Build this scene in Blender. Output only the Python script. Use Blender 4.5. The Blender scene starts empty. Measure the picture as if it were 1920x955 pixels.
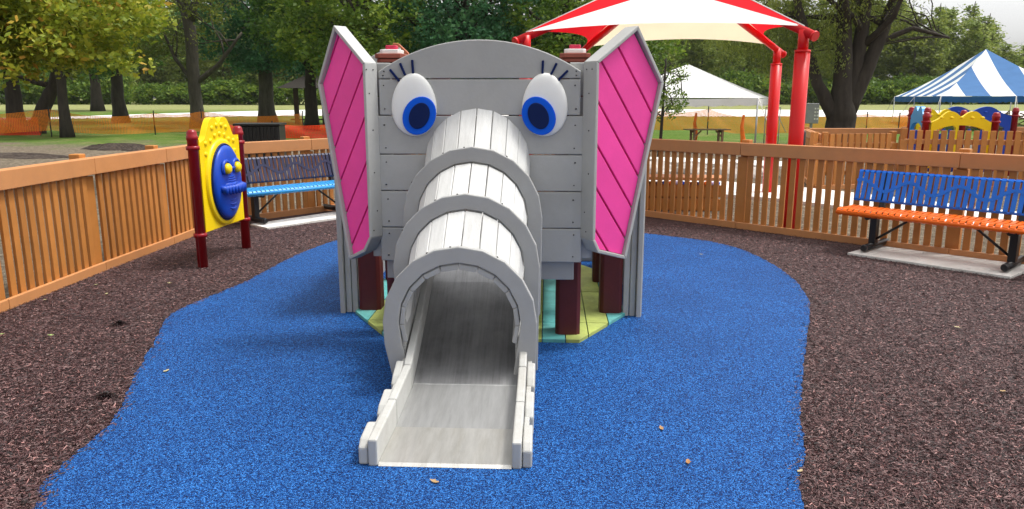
import bpy, math, random
import numpy as np
from mathutils import Vector, Matrix
PI = math.pi
R = math.radians
random.seed(7)
rng = np.random.default_rng(7)
sc = bpy.context.scene
C = sc.collection

# ------------------------------------------------------------------ camera
cam_d = bpy.data.cameras.new('camera')
cam = bpy.data.objects.new('camera', cam_d)
C.objects.link(cam)
cam.location = (0, 0, 1.59)
cam.rotation_euler = (R(90 - 11.8), 0, 0)
cam_d.sensor_width = 36
cam_d.lens = 36 * 1400 / 1920
cam_d.clip_start = 0.05
cam_d.clip_end = 4000
sc.camera = cam
# ------------------------------------------------------------------ sky, sun, exposure
SUN_EL, SUN_AZ = R(66), R(80)      # azimuth clockwise from +Y
wd = bpy.data.worlds.new('World')
sc.world = wd
wd.use_nodes = True
wn = wd.node_tree
for n in list(wn.nodes):
    wn.nodes.remove(n)
wo = wn.nodes.new('ShaderNodeOutputWorld')
wb = wn.nodes.new('ShaderNodeBackground')
sky = wn.nodes.new('ShaderNodeTexSky')
sky.sky_type = 'NISHITA'
sky.sun_disc = False
sky.sun_elevation = SUN_EL
sky.sun_rotation = SUN_AZ
sky.air_density = 1.0
sky.dust_density = 4.0
sky.ozone_density = 1.0
hs = wn.nodes.new('ShaderNodeHueSaturation')
hs.inputs['Saturation'].default_value = 0.06
wn.links.new(sky.outputs[0], hs.inputs['Color'])
wn.links.new(hs.outputs[0], wb.inputs[0])
wb.inputs[1].default_value = 0.13
wn.links.new(wb.outputs[0], wo.inputs[0])
sd = bpy.data.lights.new('sun', 'SUN')
sd.energy = 1.5
sd.angle = R(11)
sd.color = (1.0, 0.965, 0.91)
sun = bpy.data.objects.new('sun', sd)
C.objects.link(sun)
sun.location = (6, 2, 12)
sv = Vector((math.sin(SUN_AZ) * math.cos(SUN_EL), math.cos(SUN_AZ) * math.cos(SUN_EL), math.sin(SUN_EL)))
sun.rotation_euler = sv.to_track_quat('Z', 'Y').to_euler()
sc.view_settings.view_transform = 'Standard'
sc.view_settings.look = 'None'
sc.view_settings.exposure = 1.0
sc.view_settings.gamma = 1
sc.view_settings.use_curve_mapping = False
sc.cycles.max_bounces = 6
sc.cycles.transparent_max_bounces = 12
sc.cycles.use_denoising = True

# ------------------------------------------------------------------ materials
def new_mat(name):
    m = bpy.data.materials.new(name)
    m.use_nodes = True
    nt = m.node_tree
    return m, nt, nt.nodes['Principled BSDF']

def N(nt, t, **kw):
    n = nt.nodes.new(t)
    for k, v in kw.items():
        if k in n.inputs:
            n.inputs[k].default_value = v
        else:
            setattr(n, k, v)
    return n

def ramp(nt, src, stops):
    r = nt.nodes.new('ShaderNodeValToRGB')
    el = r.color_ramp.elements
    while len(el) < len(stops):
        el.new(0.5)
    for e, (p, c) in zip(el, stops):
        e.position = p
        e.color = (c[0], c[1], c[2], 1)
    nt.links.new(src, r.inputs[0])
    return r

def mat(name, col, rough=0.6, var=0.12, scale=6.0, bump=0.1, bscale=60.0, stretch=(1, 1, 1), rnd=0.0, metal=0.0, spec=0.4, dirt=0.0, dirtcol=(0.12, 0.1, 0.08)):
    """painted/plastic/wood surface: two noises vary the colour, a fine one bumps it; 'rnd' is a per-board tone"""
    m, nt, b = new_mat(name)
    L = nt.links
    tc = N(nt, 'ShaderNodeTexCoord')
    mp = N(nt, 'ShaderNodeMapping')
    mp.inputs['Scale'].default_value = stretch
    L.new(tc.outputs['Object'], mp.inputs[0])
    n1 = N(nt, 'ShaderNodeTexNoise', Scale=scale, Detail=6.0, Roughness=0.65)
    L.new(mp.outputs[0], n1.inputs['Vector'])
    lo = [c * (1 - var) for c in col]
    hi = [min(1, c * (1 + var)) for c in col]
    rp = ramp(nt, n1.outputs[0], [(0.3, lo), (0.7, hi)])
    out = rp.outputs[0]
    if rnd > 0:
        at = N(nt, 'ShaderNodeAttribute', attribute_name='rnd')
        mr = N(nt, 'ShaderNodeMapRange')
        mr.inputs[3].default_value = 1 - rnd
        mr.inputs[4].default_value = 1 + rnd
        L.new(at.outputs['Fac'], mr.inputs[0])
        mx = N(nt, 'ShaderNodeMix', data_type='RGBA', blend_type='MULTIPLY')
        mx.inputs[0].default_value = 1
        L.new(out, mx.inputs[6])
        L.new(mr.outputs[0], mx.inputs[7])
        out = mx.outputs[2]
    if dirt > 0:
        n3 = N(nt, 'ShaderNodeTexNoise', Scale=2.6, Detail=9.0, Roughness=0.75)
        L.new(mp.outputs[0], n3.inputs['Vector'])
        r3 = ramp(nt, n3.outputs[0], [(0.46, (0, 0, 0)), (0.72, (dirt, dirt, dirt))])
        mx = N(nt, 'ShaderNodeMix', data_type='RGBA')
        L.new(r3.outputs[0], mx.inputs[0])
        L.new(out, mx.inputs[6])
        mx.inputs[7].default_value = (*dirtcol, 1)
        out = mx.outputs[2]
    L.new(out, b.inputs['Base Color'])
    b.inputs['Roughness'].default_value = rough
    b.inputs['Metallic'].default_value = metal
    b.inputs['Specular IOR Level'].default_value = spec
    if bump > 0:
        n2 = N(nt, 'ShaderNodeTexNoise', Scale=bscale, Detail=4.0)
        L.new(mp.outputs[0], n2.inputs['Vector'])
        bp = N(nt, 'ShaderNodeBump', Strength=bump, Distance=0.004)
        L.new(n2.outputs[0], bp.inputs['Height'])
        L.new(bp.outputs[0], b.inputs['Normal'])
    return m

M = {}
M['grey'] = mat('grey_plastic_lumber', (0.40, 0.40, 0.385), 0.55, 0.07, 3, 0.25, 50, (1, 1, 1), rnd=0.09, dirt=0.35, dirtcol=(0.29, 0.28, 0.26))
M['grey_plank'] = mat('grey_grained_plank', (0.58, 0.58, 0.565), 0.5, 0.10, 7, 0.3, 60, (6, 1, 1), rnd=0.17, dirt=0.3, dirtcol=(0.4, 0.39, 0.36))
M['ring'] = mat('ring_plastic', (0.34, 0.34, 0.332), 0.5, 0.06, 4, 0.15, 70, rnd=0.03, dirt=0.2, dirtcol=(0.25, 0.24, 0.22))
M['rail_grey'] = mat('rail_plastic', (0.43, 0.43, 0.41), 0.5, 0.08, 5, 0.2, 40, dirt=0.5, dirtcol=(0.26, 0.235, 0.19))
M['pink'] = mat('pink_plastic', (0.93, 0.065, 0.36), 0.5, 0.06, 4, 0.15, 70, rnd=0.05)
M['maroon'] = mat('maroon_plastic', (0.085, 0.010, 0.010), 0.5, 0.15, 6, 0.2, 60)
M['brickred'] = mat('brick_red_cap', (0.30, 0.075, 0.05), 0.5, 0.12, 9, 0.15, 60, rnd=0.1)
M['redcap'] = mat('red_cap', (0.5, 0.02, 0.06), 0.45, 0.05, 4, 0.05)
M['terracotta'] = mat('terracotta_board', (0.42, 0.12, 0.05), 0.55, 0.12, 9, 0.15, 60)
M['eyewhite'] = mat('white_plastic', (0.80, 0.80, 0.77), 0.3, 0.03, 5, 0.0)
M['iris'] = mat('blue_iris_plastic', (0.002, 0.10, 0.66), 0.4, 0.05, 5, 0.0, spec=0.15)
M['navy'] = mat('navy_plastic', (0.002, 0.012, 0.075), 0.45, 0.1, 5, 0.0, spec=0.15)
M['turq'] = mat('turquoise_painted_plank', (0.10, 0.38, 0.37), 0.6, 0.2, 8, 0.3, 40, dirt=0.6, dirtcol=(0.10, 0.16, 0.13))
M['lime'] = mat('yellow_green_painted_plank', (0.34, 0.40, 0.10), 0.6, 0.2, 8, 0.3, 40, dirt=0.6, dirtcol=(0.16, 0.17, 0.08))
M['fence'] = mat('brown_plastic_lumber', (0.45, 0.178, 0.040), 0.5, 0.10, 5, 0.2, 45, rnd=0.12)
M['fence_rail'] = mat('brown_rail', (0.52, 0.23, 0.086), 0.5, 0.07, 5, 0.15, 45, rnd=0.06, dirt=0.25, dirtcol=(0.35, 0.17, 0.09))
M['redpost'] = mat('glossy_red_post', (0.26, 0.004, 0.010), 0.28, 0.06, 5, 0.03, 30)
M['redpole'] = mat('bright_red_steel', (0.62, 0.002, 0.003), 0.35, 0.06, 3, 0.02, 30)
M['yellow'] = mat('yellow_moulded_plastic', (0.86, 0.60, 0.0), 0.35, 0.04, 4, 0.05, 30)
M['blueface'] = mat('blue_moulded_plastic', (0.005, 0.055, 0.42), 0.35, 0.06, 4, 0.04, 30)
M['orange'] = mat('orange_coated_steel', (0.80, 0.135, 0.006), 0.35, 0.06, 5, 0.05, 40)
M['bluebench'] = mat('blue_coated_steel', (0.006, 0.15, 0.68), 0.35, 0.06, 5, 0.05, 40)
M['skybench'] = mat('light_blue_coated_steel', (0.03, 0.30, 0.68), 0.35, 0.06, 5, 0.05, 40)
M['navybench'] = mat('dark_navy_coated_steel', (0.022, 0.024, 0.06), 0.4, 0.1, 5, 0.05, 40)
M['black'] = mat('black_coated_steel', (0.012, 0.012, 0.013), 0.35, 0.1, 5, 0.05, 40)
M['concrete'] = mat('pale_concrete', (0.70, 0.685, 0.65), 0.85, 0.10, 3, 0.4, 60, dirt=0.5, dirtcol=(0.36, 0.33, 0.29))
M['wood'] = mat('weathered_wood', (0.25, 0.16, 0.09), 0.8, 0.2, 6, 0.3, 40)
M['bark'] = mat('tree_bark', (0.036, 0.029, 0.022), 0.95, 0.45, 5, 1.0, 14, (1, 1, 0.25))
M['barkpale'] = mat('pale_bark', (0.075, 0.066, 0.052), 0.95, 0.4, 5, 1.0, 14, (1, 1, 0.25))
M['steel'] = mat('galvanised_post', (0.42, 0.42, 0.43), 0.4, 0.1, 4, 0.05, 40, metal=0.6)
M['greybox'] = mat('grey_enclosure', (0.30, 0.31, 0.32), 0.5, 0.1, 4, 0.05, 40)
M['redmesh_solid'] = mat('red_orange_cloth', (0.75, 0.05, 0.015), 0.7, 0.25, 5, 0.3, 20)
M['orangeplastic'] = mat('orange_plastic', (0.85, 0.17, 0.01), 0.6, 0.2, 5, 0.3, 20)
M['road'] = mat('pale_dusty_road', (0.62, 0.60, 0.57), 0.9, 0.08, 0.3, 0.2, 3)
M['darkroof'] = mat('dark_shingle_roof', (0.03, 0.025, 0.02), 0.9, 0.2, 3, 0.2, 20)
M['darkwood'] = mat('dark_stained_timber', (0.035, 0.018, 0.012), 0.8, 0.2, 6, 0.2, 40)
M['screw'] = mat('screw_steel', (0.05, 0.05, 0.05), 0.4, 0.1, 4, 0.0, metal=0.5)
M['silver'] = mat('dusty_stone', (0.45, 0.42, 0.38), 0.9, 0.25, 4, 0.5, 20)

def cloth(name, col, trans=0.35, rough=0.8):
    m, nt, b = new_mat(name)
    L = nt.links
    tc = N(nt, 'ShaderNodeTexCoord')
    n1 = N(nt, 'ShaderNodeTexNoise', Scale=1.5, Detail=5.0)
    L.new(tc.outputs['Object'], n1.inputs['Vector'])
    rp = ramp(nt, n1.outputs[0], [(0.3, [c * 0.93 for c in col]), (0.7, [min(1, c * 1.05) for c in col])])
    L.new(rp.outputs[0], b.inputs['Base Color'])
    b.inputs['Roughness'].default_value = rough
    b.inputs['Specular IOR Level'].default_value = 0.2
    bp = N(nt, 'ShaderNodeBump', Strength=0.4, Distance=0.05)
    L.new(n1.outputs[0], bp.inputs['Height'])
    L.new(bp.outputs[0], b.inputs['Normal'])
    tr = N(nt, 'ShaderNodeBsdfTranslucent')
    L.new(rp.outputs[0], tr.inputs['Color'])
    mx = N(nt, 'ShaderNodeMixShader')
    mx.inputs[0].default_value = trans
    L.new(b.outputs[0], mx.inputs[1])
    L.new(tr.outputs[0], mx.inputs[2])
    L.new(mx.outputs[0], nt.nodes['Material Output'].inputs[0])
    return m
M['whitecloth'] = cloth('white_canopy_cloth', (0.86, 0.86, 0.85), 0.3)
M['creamcloth'] = cloth('cream_canopy_cloth', (0.82, 0.73, 0.52), 0.5)
M['redcloth'] = cloth('red_canopy_cloth', (0.85, 0.008, 0.02), 0.45)
M['bluecloth'] = cloth('blue_tent_cloth', (0.075, 0.19, 0.42), 0.3)
M['bluetrim'] = cloth('dark_blue_tent_valance', (0.03, 0.12, 0.34), 0.25)

def net_mat(name, col, hole):
    m, nt, b = new_mat(name)
    L = nt.links
    b.inputs['Base Color'].default_value = (*col, 1)
    b.inputs['Roughness'].default_value = 0.5
    tc = N(nt, 'ShaderNodeTexCoord')
    sx = N(nt, 'ShaderNodeSeparateXYZ')
    L.new(tc.outputs['UV'], sx.inputs[0])
    outs = []
    for i in (0, 1):
        mm = N(nt, 'ShaderNodeMath', operation='MULTIPLY')
        L.new(sx.outputs[i], mm.inputs[0]); mm.inputs[1].default_value = 14.0
        fr = N(nt, 'ShaderNodeMath', operation='FRACT')
        L.new(mm.outputs[0], fr.inputs[0])
        gt = N(nt, 'ShaderNodeMath', operation='GREATER_THAN')
        L.new(fr.outputs[0], gt.inputs[0]); gt.inputs[1].default_value = hole
        outs.append(gt.outputs[0])
    mx = N(nt, 'ShaderNodeMath', operation='MAXIMUM')
    L.new(outs[0], mx.inputs[0]); L.new(outs[1], mx.inputs[1])
    tr = N(nt, 'ShaderNodeBsdfTransparent')
    tl = N(nt, 'ShaderNodeBsdfTranslucent'); tl.inputs[0].default_value = (*col, 1)
    ms0 = N(nt, 'ShaderNodeMixShader'); ms0.inputs[0].default_value = 0.4
    L.new(b.outputs[0], ms0.inputs[1]); L.new(tl.outputs[0], ms0.inputs[2])
    ms = N(nt, 'ShaderNodeMixShader')
    L.new(mx.outputs[0], ms.inputs[0])
    L.new(tr.outputs[0], ms.inputs[1])
    L.new(ms0.outputs[0], ms.inputs[2])
    L.new(ms.outputs[0], nt.nodes['Material Output'].inputs[0])
    return m
M['net'] = net_mat('orange_snow_fence_mesh', (0.95, 0.27, 0.012), 0.66)
M['netred'] = net_mat('red_snow_fence_mesh', (0.85, 0.06, 0.015), 0.45)

def leaf_mat(name, stops, trans=0.45):
    m, nt, b = new_mat(name)
    L = nt.links
    at = N(nt, 'ShaderNodeAttribute', attribute_name='rnd')
    rp = ramp(nt, at.outputs['Fac'], stops)
    L.new(rp.outputs[0], b.inputs['Base Color'])
    b.inputs['Roughness'].default_value = 0.55
    b.inputs['Specular IOR Level'].default_value = 0.3
    tr = N(nt, 'ShaderNodeBsdfTranslucent')
    L.new(rp.outputs[0], tr.inputs['Color'])
    mx = N(nt, 'ShaderNodeMixShader')
    mx.inputs[0].default_value = trans
    L.new(b.outputs[0], mx.inputs[1])
    L.new(tr.outputs[0], mx.inputs[2])
    L.new(mx.outputs[0], nt.nodes['Material Output'].inputs[0])
    return m
M['leaf_yellow'] = leaf_mat('yellowing_maple_leaves', [(0.0, (0.105, 0.165, 0.018)), (0.4, (0.225, 0.285, 0.027)), (0.8, (0.390, 0.405, 0.038)), (1.0, (0.600, 0.300, 0.060))])
M['leaf_green'] = leaf_mat('mid_green_leaves', [(0.0, (0.045, 0.095, 0.014)), (0.5, (0.115, 0.20, 0.024)), (1.0, (0.28, 0.35, 0.04))])
M['leaf_dark'] = leaf_mat('dark_green_leaves', [(0.0, (0.030, 0.078, 0.016)), (0.5, (0.075, 0.165, 0.030)), (1.0, (0.17, 0.29, 0.045))])
M['leaf_bluegreen'] = leaf_mat('blue_green_leaves', [(0.0, (0.030, 0.090, 0.045)), (0.5, (0.060, 0.180, 0.075)), (1.0, (0.135, 0.300, 0.105))])
M['leaf_willow'] = leaf_mat('olive_willow_leaves', [(0.0, (0.075, 0.10, 0.022)), (0.5, (0.15, 0.19, 0.035)), (1.0, (0.27, 0.30, 0.05))])
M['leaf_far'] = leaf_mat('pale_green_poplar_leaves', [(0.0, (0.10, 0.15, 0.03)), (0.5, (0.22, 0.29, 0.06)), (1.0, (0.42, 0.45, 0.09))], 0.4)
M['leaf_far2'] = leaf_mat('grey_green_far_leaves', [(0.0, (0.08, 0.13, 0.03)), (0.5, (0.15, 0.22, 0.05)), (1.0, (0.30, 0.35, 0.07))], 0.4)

# ------------------------------------------------------------------ mesh building
class MB:
    """collects boxes, prisms, tubes; build() links them as one mesh object"""
    def __init__(s):
        s.v = []; s.f = []; s.m = []; s.r = []; s.sm = []
    def add(s, vs, fs, mi=0, rnd=None, smooth=False):
        k = len(s.v)
        rnd = random.random() if rnd is None else rnd
        s.v += [tuple(p) for p in vs]
        s.r += [rnd] * len(vs)
        for f in fs:
            s.f.append([i + k for i in f]); s.m.append(mi); s.sm.append(smooth)
        return s
    def box(s, c, size, rz=0.0, mi=0, M4=None, rnd=None):
        hx, hy, hz = size[0] / 2, size[1] / 2, size[2] / 2
        ca, sa = math.cos(rz), math.sin(rz)
        vs = []
        for dz in (-hz, hz):
            for dx, dy in ((-hx, -hy), (hx, -hy), (hx, hy), (-hx, hy)):
                p = (c[0] + dx * ca - dy * sa, c[1] + dx * sa + dy * ca, c[2] + dz)
                vs.append(M4 @ Vector(p) if M4 else p)
        return s.add(vs, [(3, 2, 1, 0), (4, 5, 6, 7), (0, 1, 5, 4), (1, 2, 6, 5), (2, 3, 7, 6), (3, 0, 4, 7)], mi, rnd)
    def bar(s, a, b, w, h, up=(0, 0, 1), mi=0, rnd=None):
        """box beam from a to b: w across, h along 'up'"""
        a = Vector(a); b = Vector(b); d = (b - a).normalized(); up = Vector(up)
        x = d.cross(up)
        if x.length < 1e-4:
            x = d.cross(Vector((1, 0, 0)))
        x.normalize(); u = x.cross(d).normalized()
        vs = []
        for p in (a, b):
            for i, j in ((-1, -1), (1, -1), (1, 1), (-1, 1)):
                vs.append(p + x * (i * w / 2) + u * (j * h / 2))
        return s.add(vs, [(0, 1, 2, 3), (7, 6, 5, 4), (0, 4, 5, 1), (1, 5, 6, 2), (2, 6, 7, 3), (3, 7, 4, 0)], mi, rnd)
    def prism(s, poly, f3, d, mi=0, rnd=None, smooth=False):
        """poly: 2D points, f3: (a,b)->3D point; extruded by vector d"""
        n = len(poly); d = Vector(d)
        p0 = [Vector(f3(*p)) for p in poly]
        vs = p0 + [p + d for p in p0]
        fs = [list(range(n))[::-1], list(range(n, 2 * n))] + [(i, (i + 1) % n, (i + 1) % n + n, i + n) for i in range(n)]
        # orient outward
        nrm = Vector((0, 0, 0))
        for i in range(n):
            nrm += p0[i].cross(p0[(i + 1) % n])
        if nrm.dot(d) < 0:
            fs = [list(f)[::-1] for f in fs]
        return s.add(vs, fs, mi, rnd, smooth)
    def tube(s, pts, rad, seg=10, mi=0, caps=True, rnd=None, smooth=True):
        pts = [Vector(p) for p in pts]
        if not hasattr(rad, '__len__'):
            rad = [rad] * len(pts)
        vs = []
        px = None
        for i, p in enumerate(pts):
            d = (pts[min(i + 1, len(pts) - 1)] - pts[max(i - 1, 0)])
            d.normalize()
            if px is None:
                px = d.cross(Vector((0, 0, 1)))
                if px.length < 1e-3:
                    px = d.cross(Vector((1, 0, 0)))
            px = (px - d * px.dot(d)).normalized()
            py = d.cross(px)
            for k in range(seg):
                a = 2 * PI * k / seg
                vs.append(p + (px * math.cos(a) + py * math.sin(a)) * rad[i])
        fs = []
        for i in range(len(pts) - 1):
            for k in range(seg):
                k2 = (k + 1) % seg
                fs.append((i * seg + k, i * seg + k2, (i + 1) * seg + k2, (i + 1) * seg + k))
        s.add(vs, fs, mi, rnd, smooth)
        if caps:
            k0 = len(s.v) - len(vs)
            s.f.append([k0 + k for k in range(seg)][::-1]); s.m.append(mi); s.sm.append(False)
            e = k0 + (len(pts) - 1) * seg
            s.f.append([e + k for k in range(seg)]); s.m.append(mi); s.sm.append(False)
        return s
    def lathe(s, prof, c=(0, 0, 0), seg=20, mi=0, rnd=None):
        """prof: (r,z) list"""
        vs = []; fs = []
        for r, z in prof:
            for k in range(seg):
                a = 2 * PI * k / seg
                vs.append((c[0] + r * math.cos(a), c[1] + r * math.sin(a), c[2] + z))
        for i in range(len(prof) - 1):
            for k in range(seg):
                k2 = (k + 1) % seg
                fs.append((i * seg + k, i * seg + k2, (i + 1) * seg + k2, (i + 1) * seg + k))
        fs.append([k for k in range(seg)][::-1])
        fs.append([(len(prof) - 1) * seg + k for k in range(seg)])
        return s.add(vs, fs, mi, rnd, True)
    def grid(s, fn, nu, nv, mi=0, rnd=None, smooth=True):
        vs = [fn(i / nu, j / nv) for j in range(nv + 1) for i in range(nu + 1)]
        fs = [(j * (nu + 1) + i, j * (nu + 1) + i + 1, (j + 1) * (nu + 1) + i + 1, (j + 1) * (nu + 1) + i) for j in range(nv) for i in range(nu)]
        return s.add(vs, fs, mi, rnd, smooth)
    def build(s, name, mats, parent=None, bevel=0.0, xf=None):
        me = bpy.data.meshes.new(name)
        v = s.v
        if xf is not None:
            v = [xf @ Vector(p) for p in v]
        me.from_pydata(v, [], s.f)
        mats = mats if isinstance(mats, (list, tuple)) else [mats]
        for m_ in mats:
            me.materials.append(m_)
        me.polygons.foreach_set('material_index', s.m)
        me.polygons.foreach_set('use_smooth', s.sm)
        at = me.attributes.new('rnd', 'FLOAT', 'POINT')
        at.data.foreach_set('value', s.r)
        me.update()
        o = bpy.data.objects.new(name, me)
        C.objects.link(o)
        if parent is not None:
            o.parent = parent
        if bevel:
            b = o.modifiers.new('bevel', 'BEVEL')
            b.width = bevel; b.segments = 2; b.limit_method = 'ANGLE'; b.angle_limit = R(25)
            b.harden_normals = False
        return o

def tag(o, label=None, cat=None, group=None, kind=None):
    if label: o['label'] = label
    if cat: o['category'] = cat
    if group: o['group'] = group
    if kind: o['kind'] = kind
    return o

def thing(name, label, cat, loc=(0, 0, 0), rz=0.0, group=None):
    o = bpy.data.objects.new(name, None)
    C.objects.link(o)
    o.location = loc
    o.rotation_euler = (0, 0, rz)
    o.empty_display_size = 0.2
    return tag(o, label, cat, group)

def struct(o):
    o['kind'] = 'structure'
    return o

def kids(o):
    return [c for c in C.objects if c.parent == o]
def copy_tree(o, parent=None):
    ch = kids(o)
    c = o.copy(); C.objects.link(c)
    if parent is not None: c.parent = parent
    for k in ch: copy_tree(k, c)
    return c

def clip(poly, a, b, c):
    """keep a*x+b*y<=c of a convex polygon"""
    out = []
    for i in range(len(poly)):
        p, q = poly[i], poly[(i + 1) % len(poly)]
        dp, dq = a * p[0] + b * p[1] - c, a * q[0] + b * q[1] - c
        if dp <= 0: out.append(p)
        if (dp < 0 < dq) or (dq < 0 < dp):
            t = dp / (dp - dq)
            out.append((p[0] + t * (q[0] - p[0]), p[1] + t * (q[1] - p[1])))
    return out
def inset(poly, d):
    """inward offset of a polygon (any winding)"""
    n = len(poly)
    A = sum(poly[i][0] * poly[(i + 1) % n][1] - poly[(i + 1) % n][0] * poly[i][1] for i in range(n))
    sg = 1 if A > 0 else -1
    out = []
    for i in range(n):
        p0, p1, p2 = Vector(poly[i - 1]), Vector(poly[i]), Vector(poly[(i + 1) % n])
        e1 = (p1 - p0).normalized(); e2 = (p2 - p1).normalized()
        n1 = Vector((-e1.y, e1.x)) * sg; n2 = Vector((-e2.y, e2.x)) * sg
        k = (n1 + n2); k = k / max(0.3, k.dot(n1))
        q = p1 + k * d
        out.append((q.x, q.y))
    return out

# ------------------------------------------------------------------ ground, rubber, mulch, paths
def ground_z(x, y):
    r = math.hypot(x, y)
    if r < 17: z = 0.0
    elif r < 28:
        t = (r - 17) / 11; z = -0.5 * t * t * (3 - 2 * t)
    elif r < 60: z = -0.5
    elif r < 140: z = -0.5 + 1.1 * (r - 60) / 80
    else: z = 0.6
    return z

def ground_material():
    m, nt, b = new_mat('grass_and_dirt')
    L = nt.links
    geo = N(nt, 'ShaderNodeNewGeometry')
    ln = N(nt, 'ShaderNodeVectorMath', operation='LENGTH')
    L.new(geo.outputs['Position'], ln.inputs[0])
    nz = N(nt, 'ShaderNodeTexNoise', Scale=0.35, Detail=6.0, Roughness=0.7)
    L.new(geo.outputs['Position'], nz.inputs['Vector'])
    ma = N(nt, 'ShaderNodeMath', operation='MULTIPLY_ADD')
    L.new(nz.outputs[0], ma.inputs[0]); ma.inputs[1].default_value = 22.0
    sy = N(nt, 'ShaderNodeSeparateXYZ'); L.new(geo.outputs['Position'], sy.inputs[0])
    L.new(sy.outputs[1], ma.inputs[2])
    # dirt near, grass beyond
    mr = N(nt, 'ShaderNodeMapRange'); mr.inputs[1].default_value = 44; mr.inputs[2].default_value = 49
    L.new(ma.outputs[0], mr.inputs[0])
    fine = N(nt, 'ShaderNodeTexNoise', Scale=9.0, Detail=8.0, Roughness=0.8)
    L.new(geo.outputs['Position'], fine.inputs['Vector'])
    big = N(nt, 'ShaderNodeTexNoise', Scale=0.6, Detail=5.0)
    L.new(geo.outputs['Position'], big.inputs['Vector'])
    dirt = ramp(nt, fine.outputs[0], [(0.32, (0.05, 0.038, 0.028)), (0.5, (0.15, 0.12, 0.085)), (0.68, (0.33, 0.29, 0.22))])
    g1 = ramp(nt, fine.outputs[0], [(0.3, (0.035, 0.07, 0.010)), (0.52, (0.085, 0.155, 0.022)), (0.72, (0.18, 0.22, 0.05))])
    g2 = ramp(nt, fine.outputs[0], [(0.3, (0.10, 0.12, 0.03)), (0.55, (0.18, 0.19, 0.06)), (0.75, (0.30, 0.28, 0.13))])
    gm = N(nt, 'ShaderNodeMix', data_type='RGBA')
    gr = ramp(nt, big.outputs[0], [(0.5, (0, 0, 0)), (0.68, (1, 1, 1))])
    L.new(gr.outputs[0], gm.inputs[0]); L.new(g1.outputs[0], gm.inputs[6]); L.new(g2.outputs[0], gm.inputs[7])
    far = N(nt, 'ShaderNodeMapRange'); far.inputs[1].default_value = 98; far.inputs[2].default_value = 112
    L.new(ln.outputs['Value'], far.inputs[0])
    fld = ramp(nt, fine.outputs[0], [(0.3, (0.16, 0.18, 0.06)), (0.7, (0.30, 0.30, 0.13))])
    gf = N(nt, 'ShaderNodeMix', data_type='RGBA')
    L.new(far.outputs[0], gf.inputs[0]); L.new(gm.outputs[2], gf.inputs[6]); L.new(fld.outputs[0], gf.inputs[7])
    mx = N(nt, 'ShaderNodeMix', data_type='RGBA')
    L.new(mr.outputs[0], mx.inputs[0]); L.new(dirt.outputs[0], mx.inputs[6]); L.new(gf.outputs[2], mx.inputs[7])
    L.new(mx.outputs[2], b.inputs['Base Color'])
    b.inputs['Roughness'].default_value = 0.95
    b.inputs['Specular IOR Level'].default_value = 0.1
    bp = N(nt, 'ShaderNodeBump', Strength=0.8, Distance=0.08)
    L.new(fine.outputs[0], bp.inputs['Height']); L.new(bp.outputs[0], b.inputs['Normal'])
    return m

mb = MB()
rings = [0.01, 4, 8, 12, 15, 17] + list(np.linspace(18, 28, 9)) + [34, 42, 50, 60, 75, 90, 105, 120, 140, 180, 260, 400, 800, 2500]
SEG = 96
vs = []; fs = []
for r in rings:
    for k in range(SEG):
        a = 2 * PI * k / SEG
        x, y = r * math.cos(a), r * math.sin(a)
        vs.append((x, y, ground_z(x, y) if r <= 800 else 0.6))
for i in range(len(rings) - 1):
    for k in range(SEG):
        k2 = (k + 1) % SEG
        fs.append((i * SEG + k, (i + 1) * SEG + k, (i + 1) * SEG + k2, i * SEG + k2))
fs.append([k for k in range(SEG)])
mb.add(vs, fs, 0, 0.5, True)
struct(mb.build('ground', ground_material()))

def polar_sheet(name, r0, r1, a0, a1, m, dz=0.03, na=60, nr=5, wob=0.0):
    """a band of road that follows the terrain at a radius range (bearing degrees from +Y, clockwise)"""
    mb = MB()
    def fn(u, v):
        a = R(a0 + (a1 - a0) * u)
        rr = r0(u) + (r1(u) - r0(u)) * v
        x, y = rr * math.sin(a), rr * math.cos(a)
        return (x, y, ground_z(x, y) + dz)
    mb.grid(fn, na, nr, 0, 0.5)
    return mb.build(name, m)
struct(polar_sheet('road', lambda u: 76 + 6 * math.sin(u * 5) if u < .5 else 76 + 3 * math.sin(u * 5) + (u - .5) * 30, lambda u: 84 + 22 * min(1, max(0, (u - 0.12) * 5)), -42, 46, M['road'], na=90, nr=6))

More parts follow.
